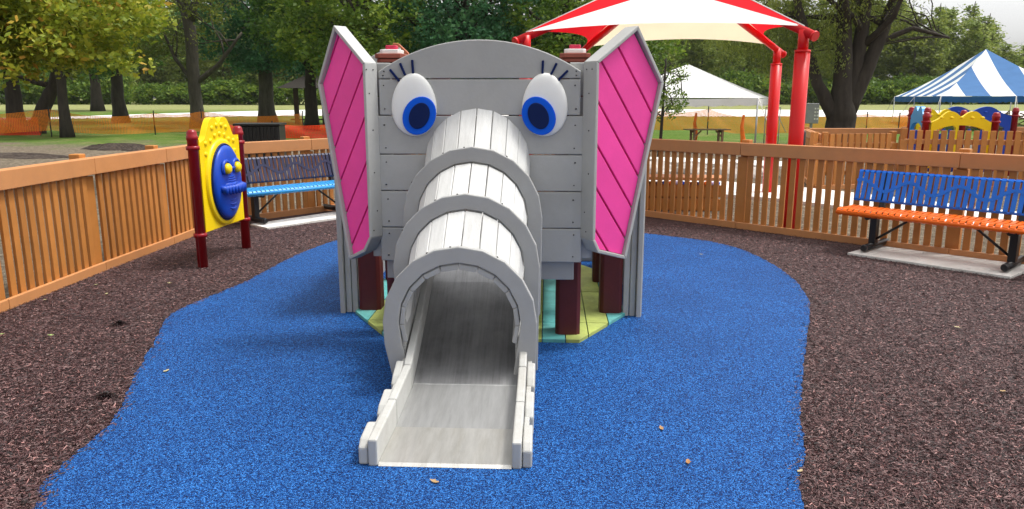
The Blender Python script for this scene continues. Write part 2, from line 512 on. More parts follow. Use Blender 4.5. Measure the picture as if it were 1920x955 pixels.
# fenced play yard: mulch sheet
FL = [(-3.95, -3.0), (-3.95, 3.0), (-3.90, 5.5), (-3.86, 7.0), (-3.78, 8.6), (-3.76, 9.40), (-1.9, 11.55), (0.75, 11.4), (2.02, 9.99), (3.85, 8.22), (5.05, 7.03), (6.6, 5.5), (6.6, -3.0)]
def mulch_material():
    m, nt, b = new_mat('shredded_rubber_mulch')
    L = nt.links
    geo = N(nt, 'ShaderNodeNewGeometry')
    cols = []
    hts = []
    for i, (rz, sc_) in enumerate(((0.3, 1.0), (1.4, 1.0), (2.5, 1.0))):
        mp = N(nt, 'ShaderNodeMapping')
        mp.inputs['Rotation'].default_value = (0, 0, rz)
        mp.inputs['Scale'].default_value = (28, 120, 60)
        L.new(geo.outputs['Position'], mp.inputs[0])
        vo = N(nt, 'ShaderNodeTexVoronoi', Scale=1.0, Randomness=1.0)
        L.new(mp.outputs[0], vo.inputs['Vector'])
        hts.append(vo.outputs['Distance'])
        cols.append(vo.outputs['Color'])
    mn = N(nt, 'ShaderNodeMath', operation='MINIMUM')
    L.new(hts[0], mn.inputs[0]); L.new(hts[1], mn.inputs[1])
    sel = N(nt, 'ShaderNodeTexNoise', Scale=40.0, Detail=2.0)
    L.new(geo.outputs['Position'], sel.inputs['Vector'])
    cm = N(nt, 'ShaderNodeMix', data_type='RGBA')
    L.new(sel.outputs[0], cm.inputs[0]); L.new(cols[0], cm.inputs[6]); L.new(cols[1], cm.inputs[7])
    rp = ramp(nt, cm.outputs[2], [(0.2, (0.010, 0.005, 0.005)), (0.45, (0.038, 0.018, 0.019)), (0.62, (0.075, 0.036, 0.036)), (0.8, (0.15, 0.09, 0.085))])
    L.new(rp.outputs[0], b.inputs['Base Color'])
    b.inputs['Roughness'].default_value = 0.7
    b.inputs['Specular IOR Level'].default_value = 0.35
    bp = N(nt, 'ShaderNodeBump', Strength=1.0, Distance=0.012)
    L.new(mn.outputs[0], bp.inputs['Height']); L.new(bp.outputs[0], b.inputs['Normal'])
    return m
mb = MB(); mb.add([(x, y, 0.006) for x, y in FL], [list(range(len(FL)))[::-1]], 0, 0.5)
struct(mb.build('mulch_ground', mulch_material()))

BL = [(-1.75, -2.0), (-1.80, 0.5), (-1.84, 2.2), (-1.88, 2.69), (-1.95, 2.81), (-1.97, 3.06), (-2.0, 3.51), (-2.16, 4.01), (-2.33, 4.61), (-2.53, 5.35), (-2.45, 5.86), (-2.33, 6.4), (-2.22, 7.4), (-1.98, 8.3), (-1.5, 8.95), (-0.4, 9.35), (0.85, 9.2), (1.53, 8.78), (1.86, 8.54), (2.23, 8.22), (2.46, 7.68), (2.52, 6.71), (2.37, 5.78), (2.07, 5.01), (1.72, 4.18), (1.47, 3.57), (1.32, 3.11), (1.15, 2.69), (1.05, 1.6), (1.0, -2.0)]
def smooth_loop(P, n=6, jit=0.0):
    out = []
    k = len(P)
    for i in range(k):
        p0, p1, p2, p3 = [Vector(P[(i + j) % k]) for j in (-1, 0, 1, 2)]
        for s in range(n):
            t = s / n
            q = 0.5 * ((2 * p1) + (p2 - p0) * t + (2 * p0 - 5 * p1 + 4 * p2 - p3) * t * t + (3 * p1 - p0 - 3 * p2 + p3) * t ** 3)
            out.append((q.x + random.gauss(0, jit), q.y + random.gauss(0, jit)))
    return out
BLS = smooth_loop(BL, 16, 0.005)
def blue_material():
    m, nt, b = new_mat('blue_rubber_granules')
    L = nt.links
    geo = N(nt, 'ShaderNodeNewGeometry')
    vo = N(nt, 'ShaderNodeTexVoronoi', Scale=320.0, Randomness=1.0)
    L.new(geo.outputs['Position'], vo.inputs['Vector'])
    vo2 = N(nt, 'ShaderNodeTexVoronoi', Scale=180.0, Randomness=1.0)
    L.new(geo.outputs['Position'], vo2.inputs['Vector'])
    ad = N(nt, 'ShaderNodeMix', data_type='RGBA'); ad.inputs[0].default_value = 0.5
    L.new(vo.outputs['Color'], ad.inputs[6]); L.new(vo2.outputs['Color'], ad.inputs[7])
    bw = N(nt, 'ShaderNodeSeparateColor')
    L.new(ad.outputs[2], bw.inputs[0])
    rp = ramp(nt, bw.outputs[0], [(0.25, (0.0005, 0.009, 0.05)), (0.42, (0.001, 0.030, 0.145)), (0.58, (0.003, 0.066, 0.275)), (0.80, (0.045, 0.22, 0.60))])
    big = N(nt, 'ShaderNodeTexNoise', Scale=1.3, Detail=5.0)
    L.new(geo.outputs['Position'], big.inputs['Vector'])
    br = ramp(nt, big.outputs[0], [(0.35, (0.82, 0.84, 0.86)), (0.7, (1.06, 1.05, 1.05))])
    mx = N(nt, 'ShaderNodeMix', data_type='RGBA', blend_type='MULTIPLY'); mx.inputs[0].default_value = 1
    L.new(rp.outputs[0], mx.inputs[6]); L.new(br.outputs[0], mx.inputs[7])
    L.new(mx.outputs[2], b.inputs['Base Color'])
    b.inputs['Roughness'].default_value = 0.6
    b.inputs['Specular IOR Level'].default_value = 0.15
    bp = N(nt, 'ShaderNodeBump', Strength=1.0, Distance=0.005)
    L.new(vo2.outputs['Distance'], bp.inputs['Height']); bp.invert = True
    L.new(bp.outputs[0], b.inputs['Normal'])
    return m
mb = MB(); mb.prism(BLS, lambda a, b: (a, b, 0.0), (0, 0, 0.022), 0, 0.5)
blue = struct(mb.build('blue_rubber_surface', blue_material()))

def in_poly(px, py, P):
    c = np.zeros(px.shape, bool)
    n = len(P)
    for i in range(n):
        x1, y1 = P[i]; x2, y2 = P[(i + 1) % n]
        cond = ((y1 > py) != (y2 > py)) & (px < (x2 - x1) * (py - y1) / (y2 - y1 + 1e-12) + x1)
        c ^= cond
    return c

def fast_mesh(name, V, F, m, rnd=None, parent=None, smooth=False):
    """V (n,3), F (m,4) arrays -> object"""
    me = bpy.data.meshes.new(name)
    k = F.shape[1]
    me.vertices.add(len(V)); me.vertices.foreach_set('co', V.astype(np.float32).ravel())
    me.loops.add(F.size); me.loops.foreach_set('vertex_index', F.astype(np.int32).ravel())
    me.polygons.add(len(F)); me.polygons.foreach_set('loop_start', np.arange(0, F.size, k, dtype=np.int32))
    if smooth: me.polygons.foreach_set('use_smooth', np.ones(len(F), bool))
    me.materials.append(m)
    if rnd is not None:
        at = me.attributes.new('rnd', 'FLOAT', 'POINT'); at.data.foreach_set('value', rnd.astype(np.float32))
    me.update(calc_edges=True)
    o = bpy.data.objects.new(name, me); C.objects.link(o)
    if parent is not None: o.parent = parent
    return o

def shards(n, region, hole, name, m, label_kind, size=(0.012, 0.03), wid=0.0035, zmax=0.016, falloff=True, box=(-4, 6, 1.9, 9.5)):
    px = []; 
    tot = 0
    X = np.zeros(0); Y = np.zeros(0)
    while len(X) < n:
        x = rng.uniform(box[0], box[1], n); y = rng.uniform(box[2], box[3], n)
        keep = in_poly(x, y, region)
        if hole is not None: keep &= ~in_poly(x, y, hole)
        if falloff:
            keep &= rng.uniform(0, 1, n) < np.clip((3.4 / np.hypot(x, y)) ** 2, 0, 1)
        keep &= np.abs(x) < 0.75 * y + 0.3
        X = np.concatenate([X, x[keep]]); Y = np.concatenate([Y, y[keep]])
    X = X[:n]; Y = Y[:n]
    a = rng.uniform(0, PI, n); l = rng.uniform(size[0], size[1], n) / 2
    w = rng.uniform(0.6, 1.5, n) * wid / 2
    tilt = rng.normal(0, 0.35, n); z = rng.uniform(0.008, zmax, n); roll = rng.uniform(-1, 1, n)
    dx = np.cos(a) * l; dy = np.sin(a) * l; dz = np.tan(tilt) * l * 0.5
    wx = -np.sin(a) * w; wy = np.cos(a) * w; wz = roll * w
    zz = z + np.abs(dz) + np.abs(wz)
    V = np.stack([np.stack([X - dx - wx, Y - dy - wy, zz - dz - wz], 1), np.stack([X + dx - wx, Y + dy - wy, zz + dz - wz], 1),
                  np.stack([X + dx + wx, Y + dy + wy, zz + dz + wz], 1), np.stack([X - dx + wx, Y - dy + wy, zz - dz + wz], 1)], 1).reshape(-1, 3)
    F = np.arange(4 * n).reshape(-1, 4)
    o = fast_mesh(name, V, F, m, np.repeat(rng.uniform(0, 1, n), 4))
    o['kind'] = 'stuff'
    return o
M['shred'] = leaf_mat('mulch_shreds', [(0.0, (0.008, 0.005, 0.005)), (0.35, (0.035, 0.016, 0.017)), (0.6, (0.078, 0.030, 0.031)), (0.8, (0.135, 0.070, 0.068)), (0.95, (0.24, 0.15, 0.14)), (1.0, (0.42, 0.20, 0.18))], 0.0)
tag(shards(260000, FL, BLS, 'rubber_mulch', M['shred'], 'mulch', size=(0.007, 0.025), wid=0.0026), 'loose dark reddish brown shredded rubber mulch around the blue surface', 'mulch')

# stray pieces on the rim of the blue surface
k_ = rng.integers(0, len(BLS), 2600)
B_ = np.array(BLS)[k_] + rng.normal(0, 0.028, (2600, 2))
n_ = len(B_); a_ = rng.uniform(0, PI, n_); l_ = rng.uniform(.004, .014, n_)
ca_, sa_ = np.cos(a_), np.sin(a_); w_ = 0.0016
Z_ = rng.uniform(.0235, .029, n_)
V_ = np.stack([np.stack([B_[:, 0] + i * ca_ * l_ - j * sa_ * w_, B_[:, 1] + i * sa_ * l_ + j * ca_ * w_, Z_ + j * .001], 1) for i, j in ((-1, -1), (1, -1), (1, 1), (-1, 1))], 1).reshape(-1, 3)
o_ = fast_mesh('stray_mulch', V_, np.arange(4 * n_).reshape(-1, 4), M['shred'], np.repeat(rng.uniform(0, .8, n_), 4))
o_['kind'] = 'stuff'; tag(o_, 'stray brown mulch shreds along the rim of the blue surface', 'mulch')
# granules
M['granule'] = leaf_mat('blue_granules', [(0.0, (0.001, 0.015, 0.13)), (0.4, (0.004, 0.08, 0.42)), (0.8, (0.015, 0.15, 0.62)), (1.0, (0.14, 0.38, 0.85))], 0.0)

# pads and walks
def sheet(name, poly, z0, h, m):
    mb = MB(); mb.prism(poly, lambda a, b: (a, b, z0), (0, 0, h), 0, 0.5)
    return mb.build(name, m)
struct(sheet('bench_pad', [(3.47, 7.56), (4.46, 6.50), (5.04, 6.96), (4.03, 8.03)], 0.0, 0.030, M['concrete']))
struct(sheet('bench_pad', [(-3.32, 9.35), (-3.02, 9.08), (-1.60, 10.75), (-1.95, 11.15)], 0.0, 0.030, M['concrete']))
struct(sheet('concrete_path', [(0.3, 13.2), (3.0, 12.6), (4.3, 11.6), (4.95, 10.6), (5.4, 9.2), (6.3, 8.1), (8.4, 6.4), (9.6, 7.6), (7.3, 9.8), (6.3, 11.6), (5.2, 13.2), (3.2, 14.9), (0.3, 15.2)], -0.05, 0.10, M['concrete']))
struct(sheet('concrete_path', [(0.5, 19.0), (4.0, 18.8), (7.2, 17.2), (7.6, 18.6), (4.3, 20.4), (0.5, 21.0)], -0.30, 0.33, M['concrete']))

# ------------------------------------------------------------------ fences
DUMMY = 0
def fence_run(pts, ztop, label, inner=1, posts=None, pitch=0.107, bays=None, rail_h=0.15, name='wooden_fence', tops='under', pw=0.064):
    """pts: polyline of post positions; one thing: rail and picket panel per bay, posts"""
    p0 = pts[0]
    t = thing(name, label, 'fence', (p0[0], p0[1], 0))
    for i in range(len(pts) - 1):
        a = Vector((pts[i][0] - p0[0], pts[i][1] - p0[1])); b = Vector((pts[i + 1][0] - p0[0], pts[i + 1][1] - p0[1]))
        d = (b - a); Ln = d.length; d.normalize(); n = Vector((d.y, -d.x)) * inner     # n points to the play yard
        rz = math.atan2(d.y, d.x)
        mb = MB()
        k = int((Ln - 0.08) / pitch)
        off = (Ln - (k - 1) * pitch) / 2
        for j in range(k):
            q = a + d * (off + j * pitch)
            zt = ztop - 0.03 if tops == 'under' else ztop
            mb.box((q.x, q.y, (zt + 0.05) / 2), (pw, 0.028, zt - 0.05), rz + random.gauss(0, 0.012))
        mb.build('picket_panel', M['fence'], t, 0.004)
        mb = MB()
        g = 0.002
        zr = ztop - rail_h / 2 if tops == 'under' else ztop - 0.20
        q0 = a + n * 0.036 + d * g; q1 = b + n * 0.036 - d * g
        if tops == 'under':
            mb.bar((q0.x, q0.y, zr), (q1.x, q1.y, zr), 0.038, rail_h)
            mb.build('top_rail', M['fence_rail'], t, 0.006)
        q0 = a - n * 0.036 + d * g; q1 = b - n * 0.036 - d * g
        mb = MB(); mb.bar((q0.x, q0.y, zr), (q1.x, q1.y, zr), 0.038, rail_h)
        mb.build('back_rail', M['fence_rail'], t, 0.006)
        q0 = a + n * 0.034 + d * g; q1 = b + n * 0.034 - d * g
        mb = MB(); mb.bar((q0.x, q0.y, 0.045), (q1.x, q1.y, 0.045), 0.036, 0.085)
        mb.build('bottom_rail', M['fence_rail'], t, 0.005)
    for i, p in enumerate(pts):
        q = Vector((p[0] - p0[0], p[1] - p0[1]))
        j = min(i, len(pts) - 2)
        d = Vector((pts[j + 1][0] - pts[j][0], pts[j + 1][1] - pts[j][1])).normalized()
        n = Vector((d.y, -d.x)) * inner
        q = q - n * 0.105
        mb = MB()
        mb.box((q.x, q.y, (ztop + 0.035) / 2), (0.10, 0.10, ztop + 0.035), math.atan2(d.y, d.x))
        mb.box((q.x + n.x * .075, q.y + n.y * .075, (ztop - .17) / 2), (0.13, 0.03, ztop - .17), math.atan2(d.y, d.x))
        mb.build('post', M['fence'], t, 0.008)
    return t
fence_run([(-3.95, 0.3), (-3.95, 1.6), (-3.95, 2.9), (-3.93, 4.22), (-3.90, 5.52), (-3.865, 6.85), (-3.80, 8.15), (-3.765, 9.42)], 1.06, 'orange brown picket fence running along the left side behind the yellow face panel', 1)
fence_run([(-3.765, 9.46), (-2.83, 10.52), (-1.9, 11.55)], 1.035, 'orange brown picket fence behind the light blue bench at the back left', 1)
fence_run([(-1.85, 11.60), (-0.55, 11.55), (0.75, 11.45)], 1.05, 'short orange brown picket fence hidden behind the elephant', 1)
fence_run([(0.80, 11.40), (1.09, 10.99), (2.82, 9.20), (4.50, 7.51), (6.2, 5.8)], 1.06, 'long orange brown picket fence behind the orange and blue bench', 1)

# second play yard behind
fence_run([(5.35, 13.2), (6.9, 13.55)], 0.98, 'low picket fence with open picket tops beyond the red canopy posts', 1, tops='over', rail_h=0.09, pitch=0.128, pw=0.088)
fence_run([(7.0, 13.45), (8.95, 12.95)], 1.04, 'picket fence with open tops in front of the yellow archway panel', 1, tops='over', rail_h=0.09, pitch=0.128, pw=0.088)
fence_run([(5.4, 13.3), (6.1, 15.8), (8.2, 15.9)], 0.98, 'brown fence bays at the back of the second play yard', -1, rail_h=0.12)
fence_run([(9.1, 13.0), (10.6, 12.3), (12.2, 11.4)], 0.98, 'brown fence at the right edge beyond the second play yard', -1, rail_h=0.13)
fence_run([(10.9, 16.6), (14.5, 16.2)], 0.98, 'far brown fence bay behind the blue panel', 1, rail_h=0.13)

# ------------------------------------------------------------------ elephant playhouse with slide
EL = thing('elephant_playhouse', 'grey elephant head playhouse with pink ears and a metal slide inside its ringed trunk', 'playhouse', (-0.20, 4.65, 0), -R(2.7))
def screws(mb, pts, nrm, r=0.006):
    nrm = Vector(nrm).normalized()
    for p in pts:
        p = Vector(p)
        mb.tube([p, p + nrm * 0.003], r, 8, 0)
# face
face = MB()
zb = [0.570, 0.790, 1.022, 1.250, 1.488, 1.707]
g = 0.005
for i in range(5):
    w = 0.638 if i < 4 else 0.616
    if i < 2:       # boards stop at the trunk opening
        for s_ in (-1, 1):
            face.box((s_ * (w + 0.30) / 2, 0.02 if i % 2 else 0.021, (zb[i] + zb[i + 1]) / 2), (w - 0.30, 0.04, zb[i + 1] - zb[i] - g))
        continue
    face.box((0, 0.02 if i % 2 else 0.021, (zb[i] + zb[i + 1]) / 2), (2 * w, 0.04, zb[i + 1] - zb[i] - g))
arc = []
Rr = 1.115
for i in range(25):
    u = -0.616 + 1.232 * i / 24
    arc.append((u, 1.937 - (Rr - math.sqrt(Rr * Rr - u * u))))
face.prism([(0.616, zb[5] + g / 2)] + arc[::-1] + [(-0.616, zb[5] + g / 2)], lambda a, b: (a, 0.0, b), (0, 0.04, 0))
fp = face.build('face_panel', M['grey'], EL, 0.006)
sm = MB()
for i in range(6):
    z0 = zb[i]
    for u in (-0.585, 0.585):
        for dz in ((0.04, 0.18) if i < 5 else (0.02, 0.045)):
            sm.tube([(u + random.uniform(-.01, .01), 0.0, z0 + dz), (u, -0.003, z0 + dz)], 0.0042, 8)
sm.build('screws', M['screw'], fp)
mb = MB()
mb.box((-0.01, 0.075, 0.51), (1.21, 0.04, 0.13))
mb.build('lower_band', M['ring'], EL, 0.006)
# deck and framing
mb = MB()
for i in range(8):
    mb.box((-0.5425 + i * 0.155, 1.42, 0.50), (0.15, 2.1, 0.045))
mb.build('deck', M['grey'], EL, 0.004)
# side boards behind the ears (house walls)
for s in (-1, 1):
    mb = MB()
    for i in range(6):
        mb.box((s * 0.625, 0.060, 0.69 + i * 0.203), (0.15, 0.03, 0.198))
    mb.build('cheek_board', M['grey'], EL, 0.005)
    mb = MB()
    for i in range(9):
        mb.box((s * (1.095 - 0.016 * (i % 2)), 0.76 + i * 0.205, 0.60), (0.035, 0.19, 1.20))
    for i in range(3):
        mb.box((s * (1.005 + 0.048 * i), 0.715, 0.60), (0.042, 0.035, 1.20))
    mb.build('side_wall', M['grey'], EL, 0.006)
mb = MB()
for z in (0.07, 0.24):
    mb.box((0, 2.60, z), (2.0, 0.035, 0.155 if z < .5 else .19))
mb.build('rear_wall', M['grey'], EL, 0.006)
# posts with caps
def oct_pts(w, c=0.28):
    h = w / 2; k = h * (1 - c)
    return [(-k, -h), (k, -h), (h, -k), (h, k), (k, h), (-k, h), (-h, k), (-h, -k)]
for (u, v, h, cap) in ((-0.565, 0.235, 1.80, 1), (0.565, 0.235, 1.80, 1), (-0.895, 0.76, 1.5, 0), (0.895, 0.76, 1.5, 0), (-0.9, 1.7, 1.5, 0), (0.9, 1.7, 1.5, 0), (-0.57, 2.4, 1.8, 0), (0.57, 2.4, 1.8, 0)):
    mb = MB(); mb.prism(oct_pts(0.165), lambda a, b: (a + u, b + v, 0.0), (0, 0, h))
    po = mb.build('post', M['maroon'], EL, 0.006)
    if cap:
        uc = u + (0.02 if u > 0 else -0.01)
        mb = MB()
        mb.prism(oct_pts(0.17), lambda a, b: (a + uc, b + v, 1.812), (0, 0, 0.022))
        mb.prism(oct_pts(0.19), lambda a, b: (a + uc, b + v, 1.837), (0, 0, 0.028))
        cp = mb.build('post_cap', M['brickred'], po, 0.004)
        mb = MB(); mb.prism(oct_pts(0.135), lambda a, b: (a + uc, b + v, 1.866), (0, 0, 0.026))
        mb.build('white_collar', M['eyewhite'], po, 0.004)
        mb = MB(); mb.prism(oct_pts(0.072), lambda a, b: (a + uc, b + v, 1.893), (0, 0, 0.026))
        mb.build('red_knob', M['redcap'], po, 0.004)
# roof boards seen above the left ear
mb = MB()
mb.prism([(-1.12, 1.80), (-0.80, 1.965), (-0.70, 1.965), (-0.70, 1.80)], lambda a, b: (a, 1.15, b), (0, 0.04, 0))
mb.build('roof_board', M['grey'], EL, 0.006)
mb = MB()
mb.prism([(-0.765, 1.80), (-0.765, 2.005), (-0.72, 2.0), (-0.645, 1.93), (-0.645, 1.80)], lambda a, b: (a, 1.20, b), (0, 0.04, 0))
mb.build('chimney_board', M['terracotta'], EL, 0.006)
mb = MB()
mb.prism([(0.80, 1.80), (0.80, 1.93), (0.93, 2.03), (1.0, 2.03), (1.0, 1.80)], lambda a, b: (a, 1.20, b), (0, 0.04, 0))
mb.build('gable_board', M['terracotta'], EL, 0.006)
# painted ground floor
octp = [(-1.0, 0.66), (-0.64, 0.075), (0.64, 0.05), (1.0, 0.69), (1.0, 1.9), (0.64, 2.5), (-0.64, 2.5), (-1.0, 1.9)]
mb = MB()
x = -1.0; i = 0
while x < 1.0:
    q = clip(clip(octp, -1, 0, -x - 0.003), 1, 0, x + 0.155 - 0.003)
    if len(q) > 2:
        for (y0, y1) in ((-1, 0.43), (0.438, 1.3), (1.31, 3)):
            qq = clip(clip(q, 0, -1, -y0), 0, 1, y1)
            if len(qq) > 2:
                mb.prism(qq, lambda a, b: (a, b, 0.0), (0, 0, 0.045), (0, 1, 0, 1, 1, 0, 1)[i % 7])
    x += 0.155; i += 1
mb.build('painted_floor', [M['turq'], M['lime']], EL, 0.002)

# eyes
def ellipse_disc(mb, cu, cz, a, b, tilt, v0, th, seg=32):
    pts = []
    for k in range(seg):
        t = 2 * PI * k / seg
        x, z = a * math.cos(t), b * math.sin(t)
        pts.append((cu + x * math.cos(tilt) - z * math.sin(tilt), cz + x * math.sin(tilt) + z * math.cos(tilt)))
    mb.prism(pts, lambda p, q: (p, v0, q), (0, th, 0))
for s in (-1, 1):
    cu = s * 0.400; cz = 1.552
    mb = MB()
    def egg(p, q):
        a = 2 * PI * p; rr = math.sin(q * PI / 2); dome = math.cos(q * PI / 2)
        x = math.cos(a) * rr; z = math.sin(a) * rr
        return (cu + x * 0.139 * (1 - 0.10 * z), -0.034 * dome ** 0.5, cz + z * 0.190)
    mb.grid(egg, 40, 12)
    ey = mb.build('eye', M['eyewhite'], EL)
    mb = MB(); ellipse_disc(mb, s * 0.364, 1.487, 0.098, 0.120, s * R(30), -0.045, 0.018)
    mb.build('iris', M['iris'], ey, 0.004)
    mb = MB(); ellipse_disc(mb, s * 0.362, 1.487, 0.060, 0.082, s * R(26), -0.055, 0.0095)
    mb.build('pupil', M['navy'], ey, 0.003)
for (a, b) in (((-0.542, 1.763), (-0.486, 1.693)), ((-0.479, 1.800), (-0.449, 1.728)), ((-0.404, 1.819), (-0.400, 1.738)), ((0.387, 1.814), (0.384, 1.735)), ((0.469, 1.798), (0.429, 1.718)), ((0.537, 1.755), (0.478, 1.697))):
    mb = MB(); mb.bar((a[0], -0.008, a[1]), (b[0], -0.008, b[1]), 0.014, 0.016, (0, 1, 0))
    mb.build('eyelash', M['navy'], EL, 0.003)

# ears
EA = R(33)
for s, hb, out, grooves in (
        (-1, (-0.622, 0.0), [(0.0, 1.799), (0.260, 2.030), (0.436, 1.686), (0.218, 0.566), (0.064, 0.638), (0.0, 0.735)], (0.117, 1.902, 0.375, 1.481)),
        (1, (0.630, 0.0), [(0.0, 1.804), (0.306, 2.020), (0.526, 1.688), (0.270, 0.587), (0.045, 0.652), (0.0, 0.735)], (0.173, 1.897, 0.490, 1.453))):
    dv = Vector((s * math.cos(EA), math.sin(EA), 0)); nv = Vector((s * math.sin(EA), -math.cos(EA), 0))
    base = Vector((hb[0], hb[1], 0))
    dep = 0.10 if s < 0 else 0.13
    fr3 = lambda a, b, base=base, dv=dv: base + dv * a + Vector((0, 0, b))
    ear = MB()
    inn = inset(out, 0.022)
    nn = len(out)
    # frame boards: each edge a mitred board
    for i in range(nn):
        j = (i + 1) % nn
        ear.prism([out[i], out[j], inn[j], inn[i]], fr3, nv * dep)
    er = ear.build('ear_frame', M['grey'], EL, 0.005)
    # pink boards
    x0, y0, x1, y1 = grooves
    dx, dy = x1 - x0, y1 - y0
    ln = math.hypot(dx, dy); na, nb_ = -dy / ln, dx / ln       # normal to groove direction
    c0 = na * x0 + nb_ * y0
    pin = inset(out, 0.024)
    step = 0.142 if s < 0 else 0.150
    mb = MB()
    for k in range(-9, 9):
        lo = c0 + k * step + 0.006; hi = c0 + (k + 1) * step - 0.006
        q = clip(clip(pin, -na, -nb_, -lo), na, nb_, hi)
        if len(q) > 2:
            mb.prism(q, lambda a, b: fr3(a, b) + nv * (dep - 0.055), nv * 0.03)
    pk = mb.build('ear_panel', M['pink'], EL, 0.004)
    mb = MB(); mb.prism(pin, lambda a, b: fr3(a, b) + nv * (dep - 0.075), nv * 0.018)
    mb.build('backing', mat('shadow_pink_backing', (0.16, 0.005, 0.04), 0.6), pk)  # dark sheet: shadow of the board grooves put into its colour
    mb = MB()
    perp = Vector((-s * math.cos(EA), -math.sin(EA), 0))
    for z in (1.76, 1.62, 1.40, 1.14, 0.9, 0.78):
        for k in (0.035, 0.09) if z > 1.7 else (0.06 + random.uniform(-.02, .02),):
            p = fr3(0, z) + nv * k
            mb.tube([p, p + perp * 0.003], 0.0042, 8)
    mb.build('screws', M['screw'], er)

# trunk: rings and planked tube
def uc(v): return -0.014 + 0.036 * v
def ring_poly(c, zc, ro, lean_l, bot, n=11):
    pts = []
    for i in range(n + 1):
        a = PI * i / n
        pts.append((c + ro * math.cos(a), zc + ro * math.sin(a)))
    # left leg then right leg
    pts.append((c - ro + 0.004, zc - 0.12))
    pts.append((c - ro + lean_l, bot))
    return pts, (c + ro, bot)
def ring_part(name, v, ztop, ro, ri, zbot, lean):
    c = uc(v); zc = ztop - ro
    n = 10
    outer = [(c + ro - 0.008, zbot)] + [(c + ro * math.cos(PI * i / n), zc + ro * math.sin(PI * i / n)) for i in range(n + 1)] + [(c - ro + 0.006, zc - 0.13), (c - ro + lean, zbot)]
    inner = [(c + ri - 0.05, zbot)] + [(c + ri * math.cos(PI * i / n), zc + ri * math.sin(PI * i / n)) for i in range(n + 1)] + [(c - ri + 0.015, zc - 0.13), (c - ri + 0.07, zbot)]
    mb = MB()
    segs = [(0, 3), (3, 5), (5, 7), (7, 9), (9, 12), (12, 14)]
    for k in range(len(outer) - 1):
        mb.prism([outer[k], outer[k + 1], inner[k + 1], inner[k]], lambda a, b: (a, v - 0.02, b), (0, 0.042, 0), 0, 0.5 + 0.2 * math.sin(k * 7))
    import bmesh
    o = mb.build(name, M['ring'], EL)
    bm = bmesh.new(); bm.from_mesh(o.data)
    bmesh.ops.remove_doubles(bm, verts=bm.verts, dist=1e-4)
    # drop the inner walls that two boards share
    seen = {}
    for f in bm.faces:
        seen.setdefault(tuple(sorted(v_.index for v_ in f.verts)), []).append(f)
    dead = [f for fs_ in seen.values() if len(fs_) > 1 for f in fs_]
    bmesh.ops.delete(bm, geom=dead, context='FACES')
    bmesh.ops.recalc_face_normals(bm, faces=bm.faces)
    bm.to_mesh(o.data); bm.free()
    b = o.modifiers.new('bevel', 'BEVEL'); b.width = 0.006; b.segments = 2; b.limit_method = 'ANGLE'; b.angle_limit = R(35)
    sm = MB()
    for i in (3, 5, 6, 8):
        a = PI * (i + 0.35) / n
        p = Vector((c + ro * math.cos(a) * 0.995, v, zc + ro * math.sin(a) * 0.995))
        q = Vector((math.cos(a), 0, math.sin(a)))
        sm.tube([p - q * 0.002, p + q * 0.003], 0.005, 8)
    sm.build('screws', M['screw'], o)
    return o
RO, RI = 0.415, 0.328
rings_spec = [(-0.25, 1.315), (-0.53, 1.075), (-0.80, 0.830)]
for v, zt in rings_spec:
    ring_part('trunk_ring', v, zt, RO, RI, 0.05 if v < -.3 else 0.30, 0.055)
def tube_piece(v0, z0, v1, z1, n=12, mname='grey_plank', name='trunk_planks', th=0.028, ro0=RI - 0.003, ro1=RI - 0.003, a0=-16, a1=196):
    """z0/z1: arch centre heights at each end"""
    mb = MB()
    for i in range(n):
        aa = R(a0 + (a1 - a0) * i / n) + 0.008; ab = R(a0 + (a1 - a0) * (i + 1) / n) - 0.008
        vs = []
        for (v, zc, ro) in ((v0, z0, ro0), (v1, z1, ro1)):
            for a, rr in ((aa, ro), (ab, ro), (ab, ro - th), (aa, ro - th)):
                sx = 1.0 if math.sin(a) > -0.05 else 1.0
                vs.append((uc(v) + rr * math.cos(a) * sx, v, zc + rr * math.sin(a)))
        mb.add(vs, [(0, 1, 2, 3), (7, 6, 5, 4), (0, 4, 5, 1), (1, 5, 6, 2), (2, 6, 7, 3), (3, 7, 4, 0)])
    return mb.build(name, M[mname], EL, 0.004)
tube_piece(0.0, 1.533 - RI, -0.228, 1.235 - RI - 0.0, ro0=RI + 0.0)
tube_piece(-0.272, 1.225 - RI, -0.508, 0.998 - RI)
tube_piece(-0.552, 0.985 - RI, -0.778, 0.752 - RI)
# inner course of boards whose ends show inside the mouth
tube_piece(-0.60, 0.905 - RI, -0.812, 0.735 - RI, n=12, th=0.026, ro0=RI - 0.004, ro1=RI - 0.004, a0=-20, a1=200, mname='ring', name='trunk_lining')

